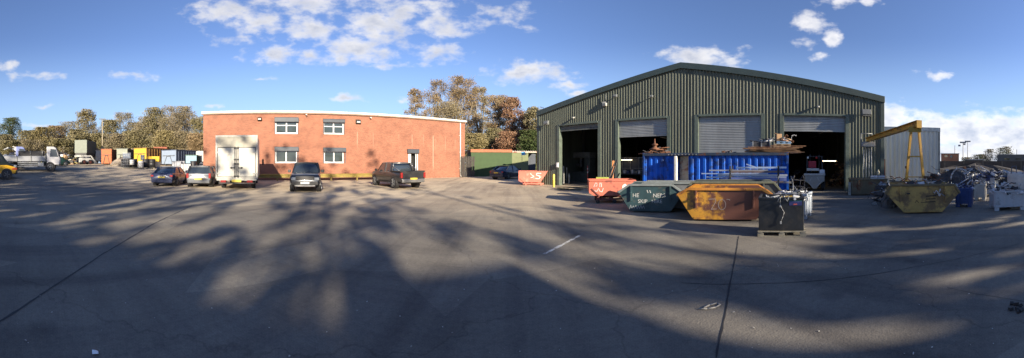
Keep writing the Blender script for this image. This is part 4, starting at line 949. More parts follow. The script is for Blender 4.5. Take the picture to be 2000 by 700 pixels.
strokes([[(-.5,.86),(-.36,.86)],[(-.5,.78),(-.38,.78)]],'lettering',mat('faint_daub',(.6,.33,.27),.7),r,.03,-hw-.008)
r,hw=tip_skip('orange red wheeled tipping skip with a white daub, left of the dark green skip',1193,398,-.12,2.0,1.25,.98,sred2,mat('dark_red_frame',(.13,.035,.03),.7,0,.3),slant=.2,baseh=.34,wheels=True)
strokes([[(-.80,.72),(-.74,.88),(-.68,.88),(-.66,.78),(-.72,.74)],[(-.55,.72),(-.55,.88)],[(-.48,.88),(-.48,.72)],[(-.52,.88),(-.48,.86)]],'lettering',mat('pink_daub',(.66,.45,.42),.7),r,.03,-hw-.008)
strokes([[(-.78,.56),(-.68,.52),(-.60,.66),(-.55,.54),(-.45,.50),(-.40,.66)]],'lettering',mat('pink_daub',(.66,.45,.42),.7),r,.03,-hw-.008)
q=MB(); q.prism([(.42,.44),(.40,.60),(.44,.78),(.54,.84),(.62,.78),(.63,.62),(.56,.55),(.50,.44)],'y',-hw-.012,-hw-.003); q.obj('daub',wp,r)
# olive bin on top
b=thing('waste_bin','small beige bin with a lime green lid behind the orange red tipping skip','bin',(*az(1176.5,15.4),0),-th_(1176))
MB().prism([(-.19,0),(.19,0),(.25,.95),(-.25,.95)],'y',-.22,.22).obj('bin',mat('beige_bin',(.34,.26,.16),.6),b,bevel=.02); MB().box(-.31,.31,-.26,.26,.952,1.02).obj('lid',mat('lime_lid',(.36,.42,.08),.5),b,bevel=.015)
# timber and dark stuff leaning
b=thing('leaning_planks','dark and orange timber planks leaning upright behind the orange red tipping skip','planks',(*az(1187,15.9),0),-th_(1187))
for i,(x,tx,hh,c) in enumerate(((-.3,.35,1.75,sc_d),(-.1,.5,1.9,sc_d),(.1,.28,1.6,sc_t),(.2,.3,1.85,mat('orange_plank',(.50,.20,.07),.7)),(.0,.62,1.2,sc_d),(.32,.2,1.3,sc_t))):
    MB().bar((x,0+.04*i,0),(tx,.35,hh),.11,.035).obj('plank',c,b)

# bollards, cabinets at the left corner of the shed
def simple(name,label,cat,px,py,parts,group=None,d=None):
    d=d or dg(py); r=thing(name,label,cat,(*az(px,d),0),-th_(px),group)
    for n,m,q in parts: q.obj(n,m,r,bevel=.01)
    return r
by=mat('bollard_yellow',(.62,.47,.08),.5,0,.1)
simple('bollard','yellow round bollard in front of the left shed corner','bollard',1081.5,366,[('post',by,MB().tube((0,0,0),(0,0,.88),.085,14).lathe([(.085,.88),(.05,.93),(.005,.945)],n=14)),('base_plate',sc_g,MB().box(-.13,.13,-.13,.13,0,.015))])
simple('control_cabinet','tall white control cabinet just inside the left jamb of the leftmost door','cabinet',1098,360,[('cabinet',mat('cabinet_white',(.58,.58,.54),.5),MB().box(-.16,.16,-.12,.12,.06,1.45)),('plinth',sc_d,MB().box(-.14,.14,-.1,.1,0,.06)),('door_seam',sc_g,MB().box(-.13,.13,-.128,-.121,.14,1.38))])
simple('guard_post','thin pale upright steel post between the white cabinet and the grey canister','post',1107,358,[('post',mat('pale_post',(.45,.47,.46),.5),MB().box(-.035,.035,-.035,.035,0,1.35)),('base_plate',sc_g,MB().box(-.1,.1,-.1,.1,0,.015))])
simple('gas_canister','short grey cylinder standing in the leftmost doorway','canister',1111.5,359,[('cylinder',mat('can_grey',(.38,.40,.40),.4,.3),MB().lathe([(.09,0),(.09,.7),(.06,.8),(.03,.83),(.03,.9)],n=14)),('valve',sc_d,MB().tube((0,0,.9),(0,0,.95),.02,8))])
simple('striped_pole','red and white marker pole beside the orange red tipping skip','pole',1147.8,361,[('pole',mat('pole_red',(.5,.05,.05),.5),MB().tube((0,0,0),(0,0,1.5),.025,8)),('band',mat('pole_white',(.7,.7,.7),.5),MB().tube((0,0,.9),(0,0,1.05),.028,8).tube((0,0,1.2),(0,0,1.32),.028,8))])
q=MB()
for i in range(9): a=R.uniform(-1.0,1.0); q.cbox((a*.9,R.uniform(-.5,.5),.04+.02*i),(R.uniform(.8,1.8),.12,.03),(0,0,R.uniform(-.5,.5)))
x,y=az(1124,19.8); o=q.obj('board_pile',mat('olive_boards',(.10,.09,.05),.8,0,.4),None,loc=(x,y,0),rz=-th_(1124)); tag(o,'low pile of flat olive boards on the ground before the leftmost doorway','boards')
# ------------------------------------------------------------------ blue shipping container
def blue_container():
    D_=14.0; root=thing('shipping_container','blue corrugated shipping container with an open side doorway, standing before the shed','container',(D_*math.sin(ST),D_*math.cos(ST),0),-ST)
    X=lambda px:D_*math.tan(th_(px)-ST); xl,xr=X(1256),X(1540); top=2.19; dp=2.35
    bm=mat('container_blue',(.012,.115,.55),.5,0,.28,1.5,spec=.2,rust=(.02,.05,.17),rust_amt=.5,rust_scale=1.4)
    xo0,xo1=X(1322),X(1345)
    q=MB(); cladding(q,xl+.05,xr-.05,lambda t:.12,lambda t:top-.1,[(xo0,xo1,.1,top-.08)],y=0,pitch=.30,dep=-.05,flat=.10,top=.09)
    q.obj('side_wall',bm,root)
    q=MB(); q.box(xl+.02,xr-.02,dp-.03,dp,.1,top-.05); q.obj('back_wall',bm,root)
    q=MB(); cladding(q,.05,dp-.05,lambda t:.12,lambda t:top-.1,pitch=.30,dep=.03,flat=.1,top=.09)
    for i,(a,b,c) in enumerate(q.v): q.v[i]=(xl+.03+b,a,c)
    q.obj('end_wall',bm,root)
    MB().box(xr-.05,xr-.02,.05,dp-.05,.1,top-.05).obj('end_wall',bm,root)
    MB().box(xl,xr,-.02,dp+.02,top-.03,top+.0).obj('roof',mat('container_roof',(.05,.07,.09),.7,rust=RUST,rust_amt=.5),root)
    fr=mat('container_rail',(.035,.055,.09),.6,0,.3,rust=RUST,rust_amt=.4)
    q=MB(); q.box(xl,xr,-.06,.03,top-.11,top+.02); q.box(xl,xr,-.05,.03,.05,.14); q.obj('rail',fr,root,bevel=.008)
    q=MB()
    for a in (xl,xr-.1): q.box(a,a+.1,-.055,.06,.02,top+.03)
    q.obj('corner_post',bm,root,bevel=.008)
    pr=mat('door_edge_white',(.70,.68,.60),.6)
    MB().box(xo0-.07,xo0+.03,-.22,.02,.12,top-.13).obj('door_edge',pr,root,bevel=.008)
    MB().box(xo0+.03,xo1,.35,.38,.12,top-.13).obj('inner_panel',mat('rusty_panel',(.34,.29,.23),.8,0,.15,2,rust=(.20,.06,.03),rust_amt=.45,rust_scale=1.6),root)
    MB().box(xo0-.0,xo0+.012,.0,.34,.12,top-.13).box(xo1-.01,xo1+.01,.0,.34,.12,top-.13).obj('doorway_side',bm,root)
    q=MB()
    for i in range(9): q.tube((xo0-.4+i*.17,-.065,top-.06),(xo0-.4+i*.17,-.09,top-.06),.03,8)
    q.obj('fixing_ring',mat('dull_steel',(.25,.25,.24),.5,.4),root)
    return root,X,top,xl,xr
croot,cX,ctop,cxl,cxr=blue_container()
def cp(px,dep): 
    x=(14.0+dep)*math.tan(th_(px)-ST); v=Matrix.Rotation(-ST,3,'Z')@Vector((x,dep,0)); return (croot.location.x+v.x,croot.location.y+v.y)
scrap(cp(1284,.7),ctop+.01,.55,.5,.36,26,9,'scrap_heap','rusty scrap with a spiky fitting piled on the left end of the blue container roof',[sc_r,sc_r,sc_d],-ST,size=.30)
q=thing('rusty_fitting','rusty pointed pipe fitting sticking up from the scrap on the left of the container roof','fitting',(*cp(1279,.6),ctop+.18),-ST)
MB().lathe([(.2,0),(.22,.12),(.1,.16),(.1,.26),(.16,.28),(.16,.33),(.05,.36),(.02,.6)],n=12).obj('cone',sc_r,q); MB().lathe([(.27,.05),(.27,.09),(.2,.1)],n=14).obj('flange',sc_r,q)
MB().tube((-.1,0,.1),(.75,.1,.16),.02,6).tube((-.3,0,.05),(-.05,0,.12),.03,6).obj('pipe',sc_r,q)
scrap(cp(1420,.6),ctop+.01,.35,.25,.1,12,19,'scrap_heap','small low lump of rust brown scrap on the middle of the container roof',[sc_r,sc_d],-ST,size=.18)
# stacks on the right end of the roof
q=MB(); rr=random.Random(2)
for k in range(5):
    z=ctop+.03+k*.05
    for j in range(6): q.cbox((rr.uniform(-.15,.15),-.55+j*.2,z),(rr.uniform(1.6,2.7),.12,.028),(0,rr.uniform(-.012,.012),rr.uniform(-.06,.06)))
x,y=cp(1510,.75); o=q.obj('plank_stack',mat('plank_dark',(.20,.12,.07),.8,0,.4,5),None,loc=(x,y,0),rz=-ST); tag(o,'stack of long brown planks overhanging the right end of the container roof','planks')
def pallet(name,label,loc,rz,L_,W,h,m,group=None):
    r=thing(name,label,'pallet',loc,rz,group)
    q=MB(); n=5
    for i in range(n): q.box(-L_/2,L_/2,-W/2+i*(W-.1)/(n-1),-W/2+.1+i*(W-.1)/(n-1),h-.022,h)
    q.obj('deck_board',m,r)
    q=MB()
    for x in (-L_/2+.07,0,L_/2-.07):
        q.box(x-.05,x+.05,-W/2+.002,W/2-.002,h-.044,h-.0225)
    q.obj('stringer_board',m,r)
    for x in (-L_/2+.07,0,L_/2-.07):
        for y in (-W/2+.06,0,W/2-.06): MB().box(x-.072,x+.072,y-.05,y+.05,.023,h-.0445).obj('block',m,r)
    q=MB()
    for y in (-W/2+.05,0,W/2-.05): q.box(-L_/2,L_/2,y-.05,y+.05,0,.022)
    q.obj('base_board',m,r); return r
pal=mat('pallet_wood',(.50,.38,.24),.8,0,.25,6); palb=mat('pallet_blue',(.22,.36,.52),.7,0,.2,6)
x,y=cp(1527,.6); pallet('pallet','bare wooden pallet on the plank stack at the right end of the container roof',(x,y,ctop+.30),-ST,.80,.8,.13,pal)
x,y=cp(1530,.6); pallet('pallet','pale blue pallet lying on top of the bare wooden pallet on the container roof',(x,y,ctop+.435),-ST+.03,.66,.75,.12,palb)
x,y=cp(1487,.7); d_=thing('dark_crate','dark steel crate lying left of the pallets on the container roof','crate',(x,y,ctop+.27),-ST+.05)
MB().box(-.42,.42,-.4,.4,0,.26).obj('crate',sc_d,d_,bevel=.02); q=MB()
for s in (-.4,0,.4): q.box(s-.03,s+.03,-.425,-.40,-.0,.28)
q.obj('rib',sc_g,d_); MB().cbox((-.3,0,.3),(.5,.6,.03),(0,.15,0)).obj('lid',sc_d,d_)
x,y=cp(1521,.6); b=thing('cardboard_box','tall brown cardboard box standing on the pallets on the container roof','box',(x,y,ctop+.56),-ST+.2)
MB().box(-.12,.12,-.12,.12,0,.36).obj('box',mat('cardboard',(.48,.30,.16),.8,0,.1),b,bevel=.01); MB().cbox((-.15,0,.38),(.12,.2,.01),(0,.5,0)).obj('flap',mat('cardboard',(.48,.30,.16),.8,0,.1),b)
scrap((cp(1535,.6)[0],cp(1535,.6)[1]),ctop+.56,.28,.3,.30,22,31,'scrap_heap','pile of pale and orange offcuts beside the cardboard box on the container roof',[sc_t,sc_w,sc_r],-ST,size=.16)
scrap((cp(1500,.6)[0],cp(1500,.6)[1]),ctop+.55,.3,.3,.22,22,32,'scrap_heap','grey offcuts lying on the dark crate on the container roof',[sc_g,sc_w,sc_d],-ST,size=.16)
q=MB()
for (a,b,z,m_) in ((-1.45,.3,.20,0),(-1.2,1.3,.27,0),(-.2,1.45,.33,0)): q.bar((a,-.62,ctop+z),(b,-.66,ctop+z-.01),.05,.035)
x,y=cp(1512,.62); tag(q.obj('loose_bars',mat('orange_bar',(.36,.18,.08),.6,rust=RUST,rust_amt=.6),None,loc=(x,y,0),rz=-ST),'long orange brown bars sticking out past the plank stack over the container end','bars')

# long steel sections on a rack before the container
rk=thing('steel_rack','low dark rack carrying long steel sections in front of the blue container','rack',(12.7*math.sin(ST),12.7*math.cos(ST),0),-ST)
X=lambda px:12.7*math.tan(th_(px)-ST)
for px in (1428,1520):
    x=X(px); q=MB(); q.bar((x,-.3,0),(x,-.3,1.62),.07); q.bar((x,.4,0),(x,.4,1.62),.07)
    for z in (.9,1.2,1.45): q.bar((x,-.42,z),(x,.42,z),.06)
    q.obj('upright',sc_d,rk)
lb=[mat('bar_paleblue',(.50,.60,.76),.4,.3,.1),mat('bar_blue',(.14,.18,.42),.45,0,.2),mat('bar_grey',(.48,.50,.54),.45,.4,.15),mat('bar_brown',(.22,.17,.16),.6,0,.2)]
grp='long steel bars and sections on the rack before the blue container'
for (a,b,py,dy,w,c,lab) in ((1438,1536,328,0,.06,0,'pale blue square bar, topmost on the steel rack'),(1385,1500,333.5,.15,.05,2,'thin grey bar just under the topmost pale blue bar'),(1425,1532,336,-.2,.07,3,'brown flat bar in the second tier of the steel rack'),
      (1402,1538,343,-.1,.06,2,'long grey square tube in the middle of the steel rack'),(1380,1536,347,.2,.05,0,'pale blue long bar below the middle grey tube'),(1408,1536,351,-.25,.11,1,'deep blue channel section low on the steel rack'),(1400,1530,355.5,.1,.08,3,'brown beam lowest on the steel rack'),(1370,1500,340,.3,.04,0,'thin pale blue rod sticking furthest out to the left of the rack')):
    D2=12.7+dy; x0=D2*math.tan(th_(a)-ST); x1=D2*math.tan(th_(b)-ST); z=H+(HY-py)*D2/F
    q=MB(); w*=1.35; q.bar((x0,dy,z),(x1,dy,z+.01),w,w*.9); q.box(x0,x0+.01,dy-w*.5,dy+w*.5,z-w*.45,z+w*.45)
    o=q.obj('steel_bar',lb[c],None,loc=(12.7*math.sin(ST),12.7*math.cos(ST),0),rz=-ST); tag(o,lab,'steel bar',grp)
q=MB(); D2=12.6; q.bar((X(1458),-.1,H+(HY-321)*D2/F),(X(1476),-.1,H+(HY-327)*D2/F),.05,.04); tag(q.obj('steel_bar',lb[0],None,loc=rk.location,rz=-ST),'short pale blue bar tilted on top of the steel rack','steel bar',grp)
# wire frame trolleys right of the rack
for i,(px,d,sc_,lab) in enumerate(((1533,11.6,1.0,'grey wire frame trolley with curved handle at the right end of the steel rack'),(1556,15,.9,'thin dark tubular stand between the blue container and the rightmost doorway'))):
    t=thing('wire_trolley',lab,'trolley',(*az(px,d),0),-th_(px)+.4*i); m=sc_g if i==0 else sc_d
    q=MB(); 
    for s in (-1,1): q.path([(s*.3,-.25,.05),(s*.3,-.25,1.0*sc_),(s*.22,-.25,1.25*sc_),(s*.3,.25,1.0*sc_),(s*.3,.25,.05)],.018,6)
    for z in (.3,.65,1.0): q.path([(-.3,-.25,z*sc_),(.3,-.25,z*sc_),(.3,.25,z*sc_),(-.3,.25,z*sc_),(-.3,-.25,z*sc_)],.013,5)
    q.obj('frame',m,t)
    for x_ in (-.3,.3): MB().tube((x_-.02,-.25,.06),(x_+.02,-.25,.06),.06,12).obj('wheel',blackp,t)
# bench and things inside door 2
bn=thing('work_bench','dark work bench with pale shelf frames inside the second roller door','bench',sp_(sw(1228,0)[0]*1.17,3.6,0),-ST)
q=MB(); q.box(-1.0,1.0,-.3,.4,.82,.9)
for x_ in (-.95,.95): q.box(x_-.04,x_+.04,-.28,.38,0,.82)
q.obj('bench_top',sc_d,bn); q=MB(); q.box(-1,1,.3,.36,.9,2.1); q.obj('back_panel',mat('dark_navy',(.05,.06,.08),.7),bn)
q=MB()
for x_ in (-.95,-.2,.55,.95): q.bar((x_,.2,.9),(x_,.2,2.2),.04)
for z in (1.3,2.15): q.bar((-.95,.2,z),(.95,.2,z),.035)
q.obj('shelf_frame',sc_g,bn)
for x_,h_,m_ in ((-.6,.26,sc_w),(-.3,.2,sc_b),(.1,.3,sc_w),(.4,.18,sc_g),(.7,.24,sc_w)): MB().box(x_-.1,x_+.1,-.1,.12,.901,.9+h_).obj('container_tub',m_,bn,bevel=.01)
# machine in door 1
mc=thing('press_machine','large dark grey machine standing in the gloom inside the leftmost doorway','machine',sp_(sw(1138,0)[0]*1.3,5.2,0),-ST)
MB().box(-1.2,1.2,-.6,.6,0,.9).obj('bed',mat('machine_grey',(.10,.11,.10),.5,0,.2),mc,bevel=.03); MB().box(-1.3,-.7,-.5,.5,.9,2.2).box(.7,1.3,-.5,.5,.9,2.2).obj('column',mat('machine_grey',(.10,.11,.10),.5,0,.2),mc,bevel=.03)
MB().box(-1.3,1.3,-.55,.55,2.2,2.7).obj('head',mat('machine_grey2',(.16,.16,.15),.5,0,.2),mc,bevel=.03); MB().box(-.15,.25,-.62,-.55,1.4,1.7).obj('panel',sc_d,mc); MB().tube((0,0,2.2),(0,0,1.3),.12,12).obj('ram',sc_g,mc)
# scrap racks inside door 4
scrap(sp_(sw(1640,0)[0]*1.25,4.6,0)[:2],0,.7,.8,1.9,60,41,'scrap_heap','brownish heap of stock and boxes inside the right side of the rightmost doorway',[sc_r,sc_t,sc_d],-ST,size=.45,bars=.25)
scrap(sp_(sw(1552,0)[0]*1.2,3.6,0)[:2],0,.5,.6,1.3,40,42,'scrap_heap','dark heap of parts inside the left side of the rightmost doorway',[sc_d,sc_r,sc_d],-ST,size=.4,bars=.3)
# forklift seen from behind
def forklift():
    d=18.9; px=1591; r=thing('forklift','grey forklift with a red seat parked nose in at the rightmost doorway','forklift',(*az(px,d),0),-th_(px)); g=mat('forklift_grey',(.28,.28,.26),.5,0,.15,3); dk=sc_d
    MB().prism([(-.62,.95),(.62,.95),(.62,.62),(.30,.40),(.10,.12),(-.10,.12),(-.30,.40),(-.62,.62)],'y',0,.35).obj('counterweight',g,r,bevel=.03)
    q=MB()
    for s in (-1,1): q.bar((s*.45,-.03,.62),(s*.06,-.03,.18),.07,.03); q.bar((s*.16,-.03,.86),(s*.30,-.03,.60),.05,.03)
    q.obj('tow_frame',mat('pale_bar',(.42,.42,.40),.5),r)
    MB().box(-.66,.66,-.04,.4,.955,1.08).obj('rear_shelf',mat('pale_bar',(.42,.42,.40),.5),r,bevel=.02)
    MB().box(-.5,.5,.3,1.6,.45,1.0).obj('body',dk,r,bevel=.03)
    MB().box(-.48,.28,.02,.5,1.24,1.40).obj('hood',mat('hood_white',(.50,.50,.46),.5),r,bevel=.03); MB().box(.30,.62,-.02,.25,1.085,1.32).obj('battery_box',mat('box_white',(.55,.58,.62),.6),r,bevel=.01)
    MB().prism([(.3,1.42),(.75,1.42),(.75,1.5),(.42,1.52),(.32,1.85),(.24,1.85)],'x',-.38,.10).obj('seat',mat('seat_red',(.38,.03,.05),.6),r,bevel=.02)
    q=MB()
    for s in (-1,1):
        q.bar((s*.5,.15,1.0),(s*.46,.4,2.12),.06); q.bar((s*.5,1.5,1.0),(s*.46,1.2,2.12),.06)
    q.box(-.5,.5,.35,1.25,2.12,2.17); q.obj('overhead_guard',dk,r)
    q=MB(); q.bar((-.3,1.7,.1),(-.3,1.7,2.3),.1); q.bar((.3,1.7,.1),(.3,1.7,2.3),.1); q.obj('mast',dk,r)
    for x_,m_ in ((-.42,mat('rear_lamp_white',(.8,.8,.75),.2)),(.12,mat('rear_lamp_red',(.5,.04,.04),.2))): MB().lathe([(.065,0),(.065,.08),(.04,.12),(.005,.13)],(x_,.34,2.0),12).obj('lamp',m_,r)
    for s in (-1,1): wheel(r,s*.52,.45,.28,.2,s); wheel(r,s*.55,1.45,.33,.24,s)
forklift()

# ------------------------------------------------------------------ pallet with black box
d=dg(465); c=th_(1527); pallet('pallet','weathered grey wooden pallet on the asphalt under the black plastic box',(*az(1527,d+.55),0),-c,1.14,.95,.135,mat('pallet_grey',(.30,.27,.20),.85,0,.25,6))
bx=thing('black_box','large scuffed black plastic box standing on the wooden pallet, with a blue and red sticker','box',(*az(1526,d+.55),.137),-c)
bkp=mat('black_scuffed',(.022,.024,.027),.38,0,.4,2.5,rust=(.05,.045,.04),rust_amt=.3,rust_scale=2,bump=.15,bscale=8); w=.535
q=MB(); q.box(-w,w,-.44,-.41,0,.78); q.box(-w,w,.41,.44,0,.78); q.box(-w,-w+.03,-.41,.41,0,.78); q.box(w-.03,w,-.41,.41,0,.78); q.box(-w+.03,w-.03,-.41,.41,0,.05); q.obj('shell',bkp,bx,bevel=.012)
MB().box(-w-.012,w+.012,-.455,-.4,.735,.79).box(-w-.012,-w+.04,-.4,.45,.735,.79).box(w-.04,w+.012,-.4,.45,.735,.79).obj('rim',bkp,bx,bevel=.01)
MB().prism([(.19,.60),(.49,.60),(.49,.70),(.19,.70)],'y',-.4435,-.4405).obj('sticker',mat('sticker_blue',(.045,.05,.17),.4),bx)
MB().prism([(.28,.61),(.38,.62),(.37,.645),(.33,.64),(.30,.65)],'y',-.4455,-.444).obj('sticker_mark',mat('sticker_red',(.6,.12,.08),.4),bx)
MB().prism([(.19,.70),(.49,.70),(.49,.715),(.19,.715)],'y',-.4435,-.4405).obj('sticker_edge',mat('sticker_teal',(.04,.16,.17),.4),bx)
cb=mat('cable_pale',(.40,.40,.39),.5); q=MB(); q.path([(.02,-.40,.80),(-.02,-.455,.80),(-.03,-.465,.66),(-.01,-.46,.60),(.02,-.462,.52),(.07,-.46,.44),(.04,-.462,.34),(.0,-.46,.24),(-.01,-.46,.18)],.005,6); q.cbox((-.02,-.465,.59),(.035,.02,.05)); q.cbox((-.01,-.465,.20),(.04,.02,.06)); q.path([(-.02,-.455,.80),(-.07,-.46,.74),(-.08,-.46,.70)],.007,5)
o=q.obj('cable',cb,None,loc=bx.location,rz=-c); tag(o,'pale cable with plugs hanging down the front of the black box','cable')
scrap((az(1535,d+.5)[0],az(1535,d+.5)[1]),.80,.46,.33,.13,45,51,'scrap_heap','dark wires and grey offcuts heaped on top of the black box',[sc_d,sc_g,sc_g,sc_w],-c,size=.16)
q=MB(); q.bar((0,-.38,.80),(.27,-.36,.81),.03,.02); tag(q.obj('yellow_rule',mat('rule_yellow',(.55,.35,.03),.5),None,loc=bx.location,rz=-c),'short orange yellow strip lying on the front rim of the black box','strip')

def pallet_box(label,px,py,yaw,W,Dp,h,m,group='plastic pallet boxes in the yard',panel=None,d=None,name='pallet_box'):
    d=(d or dg(py))+Dp/2; r=thing(name,label,'pallet box',(*az(px,d),0),-th_(px)-yaw,group); a=W/2; b=Dp/2; t=.035; z0=.13
    q=MB(); q.box(-a,a,-b,-b+t,z0,h); q.box(-a,a,b-t,b,z0,h); q.box(-a,-a+t,-b+t,b-t,z0,h); q.box(a-t,a,-b+t,b-t,z0,h); q.box(-a+t,a-t,-b+t,b-t,z0,z0+.04); q.obj('shell',m,r,bevel=.01)
    q=MB()
    for s in (-1,1):
        for x in (-a+.06,-a/3,a/3,a-.06): q.box(x-.035,x+.035,min(s*b,s*(b+.025)),max(s*b,s*(b+.025)),z0,h-.06)
        for y in (-b+.06,0,b-.06): q.box(min(s*a,s*(a+.025)),max(s*a,s*(a+.025)),y-.035,y+.035,z0,h-.06)
    q.obj('rib',m,r,bevel=.006)
    q=MB(); q.box(-a-.03,a+.03,-b-.03,-b+.045,h-.055,h+.01); q.box(-a-.03,a+.03,b-.045,b+.03,h-.055,h+.01); q.box(-a-.03,-a+.045,-b+.045,b-.045,h-.055,h+.01); q.box(a-.045,a+.03,-b+.045,b-.045,h-.055,h+.01); q.obj('rim',m,r,bevel=.008)
    for x in (-a+.08,a-.08):
        for y in (-b+.08,b-.08): MB().box(x-.08,x+.08,y-.08,y+.08,0,z0-.002).obj('foot',m,r,bevel=.01)
    return r,d
pg=mat('box_grey_plastic',(.36,.40,.45),.45,0,.10,3,rust=(.22,.24,.26),rust_amt=.25,rust_scale=3); pb=mat('box_blue_plastic',(.02,.05,.18),.45,0,.2,3); pk_=mat('box_pale_plastic',(.50,.47,.42),.5,0,.12)
r,d2=pallet_box('pale grey plastic pallet box half hidden behind the black box on its pallet',1552,428,.25,.95,.8,.78,pg)
scrap(az(1553,d2),.74,.42,.35,.16,40,61,'scrap_heap','grey and white scrap poking out of the pale grey pallet box behind the black box',[sc_g,sc_w,sc_d],-th_(1553),size=.2)
r,d2=pallet_box('dark blue plastic pallet box just right of the mustard yellow skip',1884,405,.1,.62,.7,.74,pb)
scrap(az(1884,d2),.66,.28,.3,.22,40,62,'scrap_heap','tangled pale wires and scrap on the dark blue pallet box',[sc_d,sc_w,sc_b],-th_(1884),size=.18)
r,d2=pallet_box('large pale grey plastic pallet box at the right edge, heaped with white cables',1966,412,-.25,1.12,1.0,.72,pg)
scrap(az(1966,d2),.60,.5,.42,.36,110,63,'scrap_heap','black sheet scrap and white cables spilling over the large pallet box at the right edge',[sc_d,sc_w,sc_d,sc_w],-th_(1966),size=.28)
r,d2=pallet_box('narrow pale pallet box between the dark blue box and the large right edge box',1915,392,.1,.5,.6,.75,pk_)
scrap(az(1914,d2),.7,.3,.3,.25,30,64,'scrap_heap','grey offcuts on the narrow pale pallet box near the right edge',[sc_g,sc_w,sc_d],-th_(1914),size=.18)
r,d2=pallet_box('grey plastic pallet box behind the dark blue and the narrow pale boxes',1932,384,.3,.8,.8,.95,pg)
scrap(az(1935,d2),.85,.45,.42,.45,90,66,'scrap_heap','dark heap with blue and white bits above the pallet boxes near the right edge',[sc_d,sc_w,sc_b,sc_d],-th_(1935),size=.3)
# bulk bag at edge
bg_=thing('bulk_bag','pale bulk bag with dark folds standing behind the large pallet box at the right edge','bag',(*az(1992,12.0),0),-th_(1992))
q=MB(); n=16; rings=[]; rr=random.Random(8)
for z,s in ((0,.42),(.1,.50),(.5,.54),(.9,.5),(1.15,.47),(1.3,.49),(1.38,.3)):
    rings.append([(math.copysign(abs(math.cos(2*pi*i/n))**.5,math.cos(2*pi*i/n))*s*rr.uniform(.95,1.05),math.copysign(abs(math.sin(2*pi*i/n))**.5,math.sin(2*pi*i/n))*s*rr.uniform(.95,1.05),z+rr.uniform(-.03,.03)) for i in range(n)])
q.loft(rings); q.obj('bag',mat('bag_cloth',(.50,.48,.44),.85,0,.15,4),bg_)
q=MB()
for sx in (-1,1): q.path([(sx*.35,-.4,1.2),(sx*.3,-.35,1.6),(sx*.15,-.3,1.62),(sx*.1,-.42,1.2)],.02,5)
q.obj('loop',mat('bag_strap',(.10,.10,.12),.8),bg_)
# big dark scrap heaps in the far right yard
def mound(name,label,px,d,rx,ry,h,m,seed,z=0):
    rr=random.Random(seed); n=20; rings=[]; 
    for k in range(7):
        f=k/6; s=math.cos(f*pi/2)**.8+.02; rings.append([(rx*s*math.cos(2*pi*i/n)*rr.uniform(.85,1.12),ry*s*math.sin(2*pi*i/n)*rr.uniform(.85,1.12),h*f*rr.uniform(.88,1.08)) for i in range(n)])
    q=MB(); q.loft(rings,smooth=False); o=q.obj(name,m,None,loc=(*az(px,d),z-.05),rz=-th_(px)); tag(o,label,'scrap heap',kind='stuff'); return o
mound('scrap_mound','dark mound of fine scrap beyond the pallet boxes at the far right',1905,30,6.5,3,1.75,mat('mound_dark',(.045,.04,.04),.9,0,.4,2),3)
mound('scrap_mound','dark mound of fine scrap beyond the mustard skip, next to the pale clad building',1862,20,1.6,2,1.3,mat('mound_dark',(.045,.04,.04),.9,0,.4,2),4)
scrap(az(1900,24),.5,3.5,2,.9,260,71,'scrap_heap','wide bank of mixed dark and pale scrap metal across the far right yard',[sc_d,sc_r,sc_g,sc_w,sc_d],-th_(1900),size=.6)
scrap(az(1955,19),.4,2.6,1.5,.85,220,72,'scrap_heap','bank of dark and bluish scrap behind the boxes at the right edge',[sc_d,sc_b,sc_g,sc_w,sc_d],-th_(1955),size=.5)
scrap(az(1740,13.5),0,.7,.7,1.2,60,73,'scrap_heap','rounded dark grey scrap heap left of the mustard yellow skip, before the pale building',[sc_d,sc_g,sc_d],-th_(1740),size=.4)
mound('scrap_mound','rounded dark grey lump of scrap at the left end of the mustard yellow skip',1738,12.2,.36,.5,1.0,mat('mound_grey',(.07,.07,.07),.8,0,.3,3),6)
q=MB(); rr=random.Random(5)
for k in range(3):
    cx=rr.uniform(-.3,.3); q.path([(cx+.45*math.cos(a*.35)*(.7+.1*k),.05*k,.5+.45*math.sin(a*.35)) for a in range(0,10)],.014,5)
tag(q.obj('bent_pipe',mat('pale_pipe',(.5,.5,.5),.4,.3),None,loc=(*az(1868,12.6),.55),rz=-th_(1868)),'bent pale hoses arching out of the scrap above the dark blue pallet box','hose')

